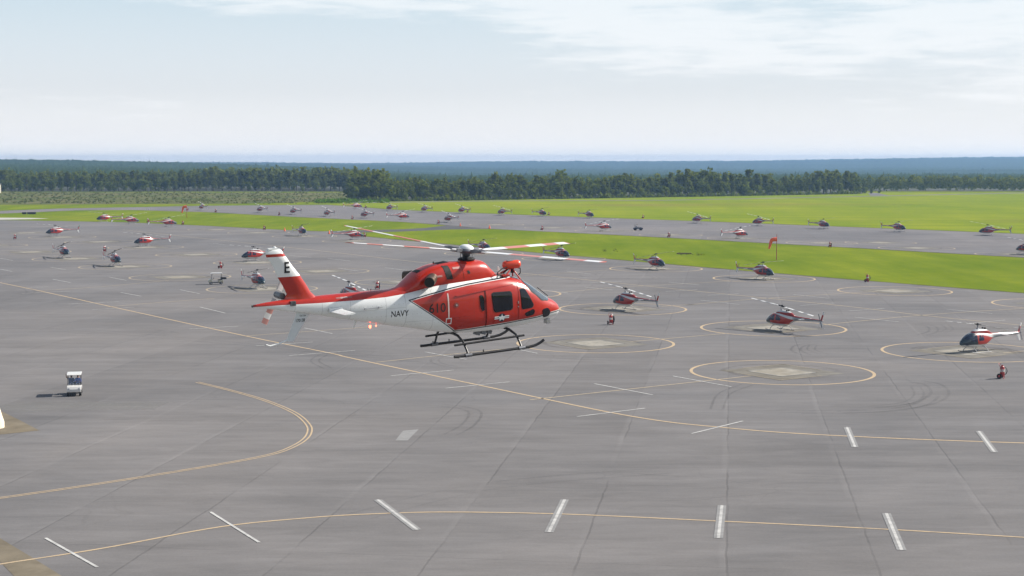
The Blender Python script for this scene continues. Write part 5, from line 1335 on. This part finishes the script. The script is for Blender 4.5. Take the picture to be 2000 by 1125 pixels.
# wooded hills beyond, one canopy that rolls to the skyline
def hills():
    az = np.linspace(-0.40, 0.40, 1000); nr = 300
    Yd = 1330.0 * (8200.0 / 1330.0) ** np.linspace(0, 1, nr)
    A, Y = np.meshgrid(az, Yd)
    px = 1000 + 3030 * A
    sky_y = np.interp(px, [-300, 0, 400, 700, 1000, 1300, 1600, 1860, 2000, 2300], [315, 316.4, 317.6, 319.8, 318.0, 316.0, 312.4, 308.4, 307.6, 307])
    def zof(y, d): return 20 - (y - 316) / 3030 * d
    # canopy heights wanted at a few distances (rows of the picture seen at that range)
    l = np.clip(px / 700, 0, 1); rgt = np.clip((px - 1500) / 300, 0, 1)
    r2 = np.clip((px - 640) / 260, 0, 1)
    y1 = 344 + 4 * l + 4 * r2; y2 = 331 + 9 * l + 8 * r2; y3 = 320.5 + 10.5 * l + 14 * r2; y4 = 323 + 4 * l + 10 * r2 - 2 * rgt; y5 = 321.5 + 3 * l + 4 * r2 - 4 * rgt
    ds = [1330, 1900, 2800, 4200, 5600, 7300, 8200]
    zs = [zof(y1, 1330), zof(y2, 1900), zof(y3, 2800), zof(y4, 4200), zof(y5, 5600), zof(sky_y, 7300), zof(sky_y, 7300) - 12]
    Z = np.zeros_like(Y)
    for i in range(len(ds) - 1):
        t = np.clip((Y - ds[i]) / (ds[i + 1] - ds[i]), 0, 1); m_ = (Y >= ds[i]) & (Y <= ds[i + 1] + 1e-6)
        s_ = t * t * (3 - 2 * t)
        Z = np.where(m_, zs[i] * (1 - s_) + zs[i + 1] * s_, Z)
    rr = np.random.default_rng(3)
    for k in range(10):                                        # rolling ground
        w = rr.uniform(500, 2200); a = rr.uniform(0, 3.14); ph = rr.uniform(0, 6.28)
        Z += 1.3 * np.sin((A * Y * math.cos(a) + Y * math.sin(a)) / w * 6.28 + ph) * np.clip((Y - 1500) / 1500, 0, 1)
    Z += rr.normal(0, 1.0, Y.shape) * np.clip(1.0 + (Y - 1500) / 4000, 1, 2.2) + np.abs(rr.normal(0, 0.6, Y.shape))
    tall_ = rr.uniform(size=Y.shape) > 0.985
    Z += tall_ * rr.uniform(1.5, 5, Y.shape)
    Z[0] = 0
    Xj = A * Y + rr.normal(0, 0.15, Y.shape) * 0.0008 * Y; Yj = Y
    v = np.stack([Xj, Yj, Z], -1).reshape(-1, 3)
    na = len(az)
    i = np.arange(nr - 1)[:, None] * na + np.arange(na - 1)[None, :]
    f = np.stack([i, i + 1, i + na + 1, i + na], -1).reshape(-1, 4)
    me = bpy.data.meshes.new('wooded_hills')
    me.vertices.add(len(v)); me.vertices.foreach_set('co', v.astype(np.float32).ravel())
    me.loops.add(f.size); me.loops.foreach_set('vertex_index', f.astype(np.int32).ravel())
    me.polygons.add(len(f)); me.polygons.foreach_set('loop_start', np.arange(0, f.size, 4, dtype=np.int32)); me.polygons.foreach_set('loop_total', np.full(len(f), 4, dtype=np.int32))
    me.update(calc_edges=True)
    m = NT('distant_canopy'); p = m.pos()
    a = m.noise(p, 0.004, 5, 0.6); b = m.noise(p, 0.06, 4, 0.7)
    c = m.mix(m.rng(b, 0.3, 0.7), (0.018, 0.034, 0.012), (0.045, 0.070, 0.022))
    c = m.mix(m.rng(a, 0.60, 0.72, 0, 0.35), c, (0.075, 0.085, 0.035))
    return tag(link('hills', me, m.out(c, 1.0, spec=0.0)), kind='structure')
hills()
p = Vector((0.1317 * 7200, 7200, 20)); r = empty('radio_mast', p); tag(r, 'tiny radio mast on the distant skyline', 'mast')
MB().tube([(0, 0, 0), (0, 0, 7)], [0.9, 0.4], 6).build('tower', M_STEEL, r); MB().tube([(0, 0, 7), (0, 0, 10)], 0.3, 6).build('aerial', M_STEEL, r)

# ------------------------------------------------------------------ summer haze
hz = MB().add([(x, y, z) for z in (-30, 50) for x, y in ((-9500, -450), (9500, -450), (9500, 8300), (-9500, 8300))], [(3, 2, 1, 0), (4, 5, 6, 7), (0, 1, 5, 4), (1, 2, 6, 5), (2, 3, 7, 6), (3, 0, 4, 7)])
mh = bpy.data.materials.new('haze'); mh.use_nodes = True
mh.node_tree.nodes.clear()
mo = mh.node_tree.nodes.new('ShaderNodeOutputMaterial'); pv = mh.node_tree.nodes.new('ShaderNodeVolumePrincipled')
pv.inputs['Color'].default_value = (0.28, 0.46, 0.76, 1); pv.inputs['Density'].default_value = 1.45e-4; pv.inputs['Anisotropy'].default_value = 0.2
mh.node_tree.links.new(pv.outputs[0], mo.inputs['Volume'])
tag(hz.build('haze', mh), 'pale summer haze over the airfield', 'haze', kind='stuff')
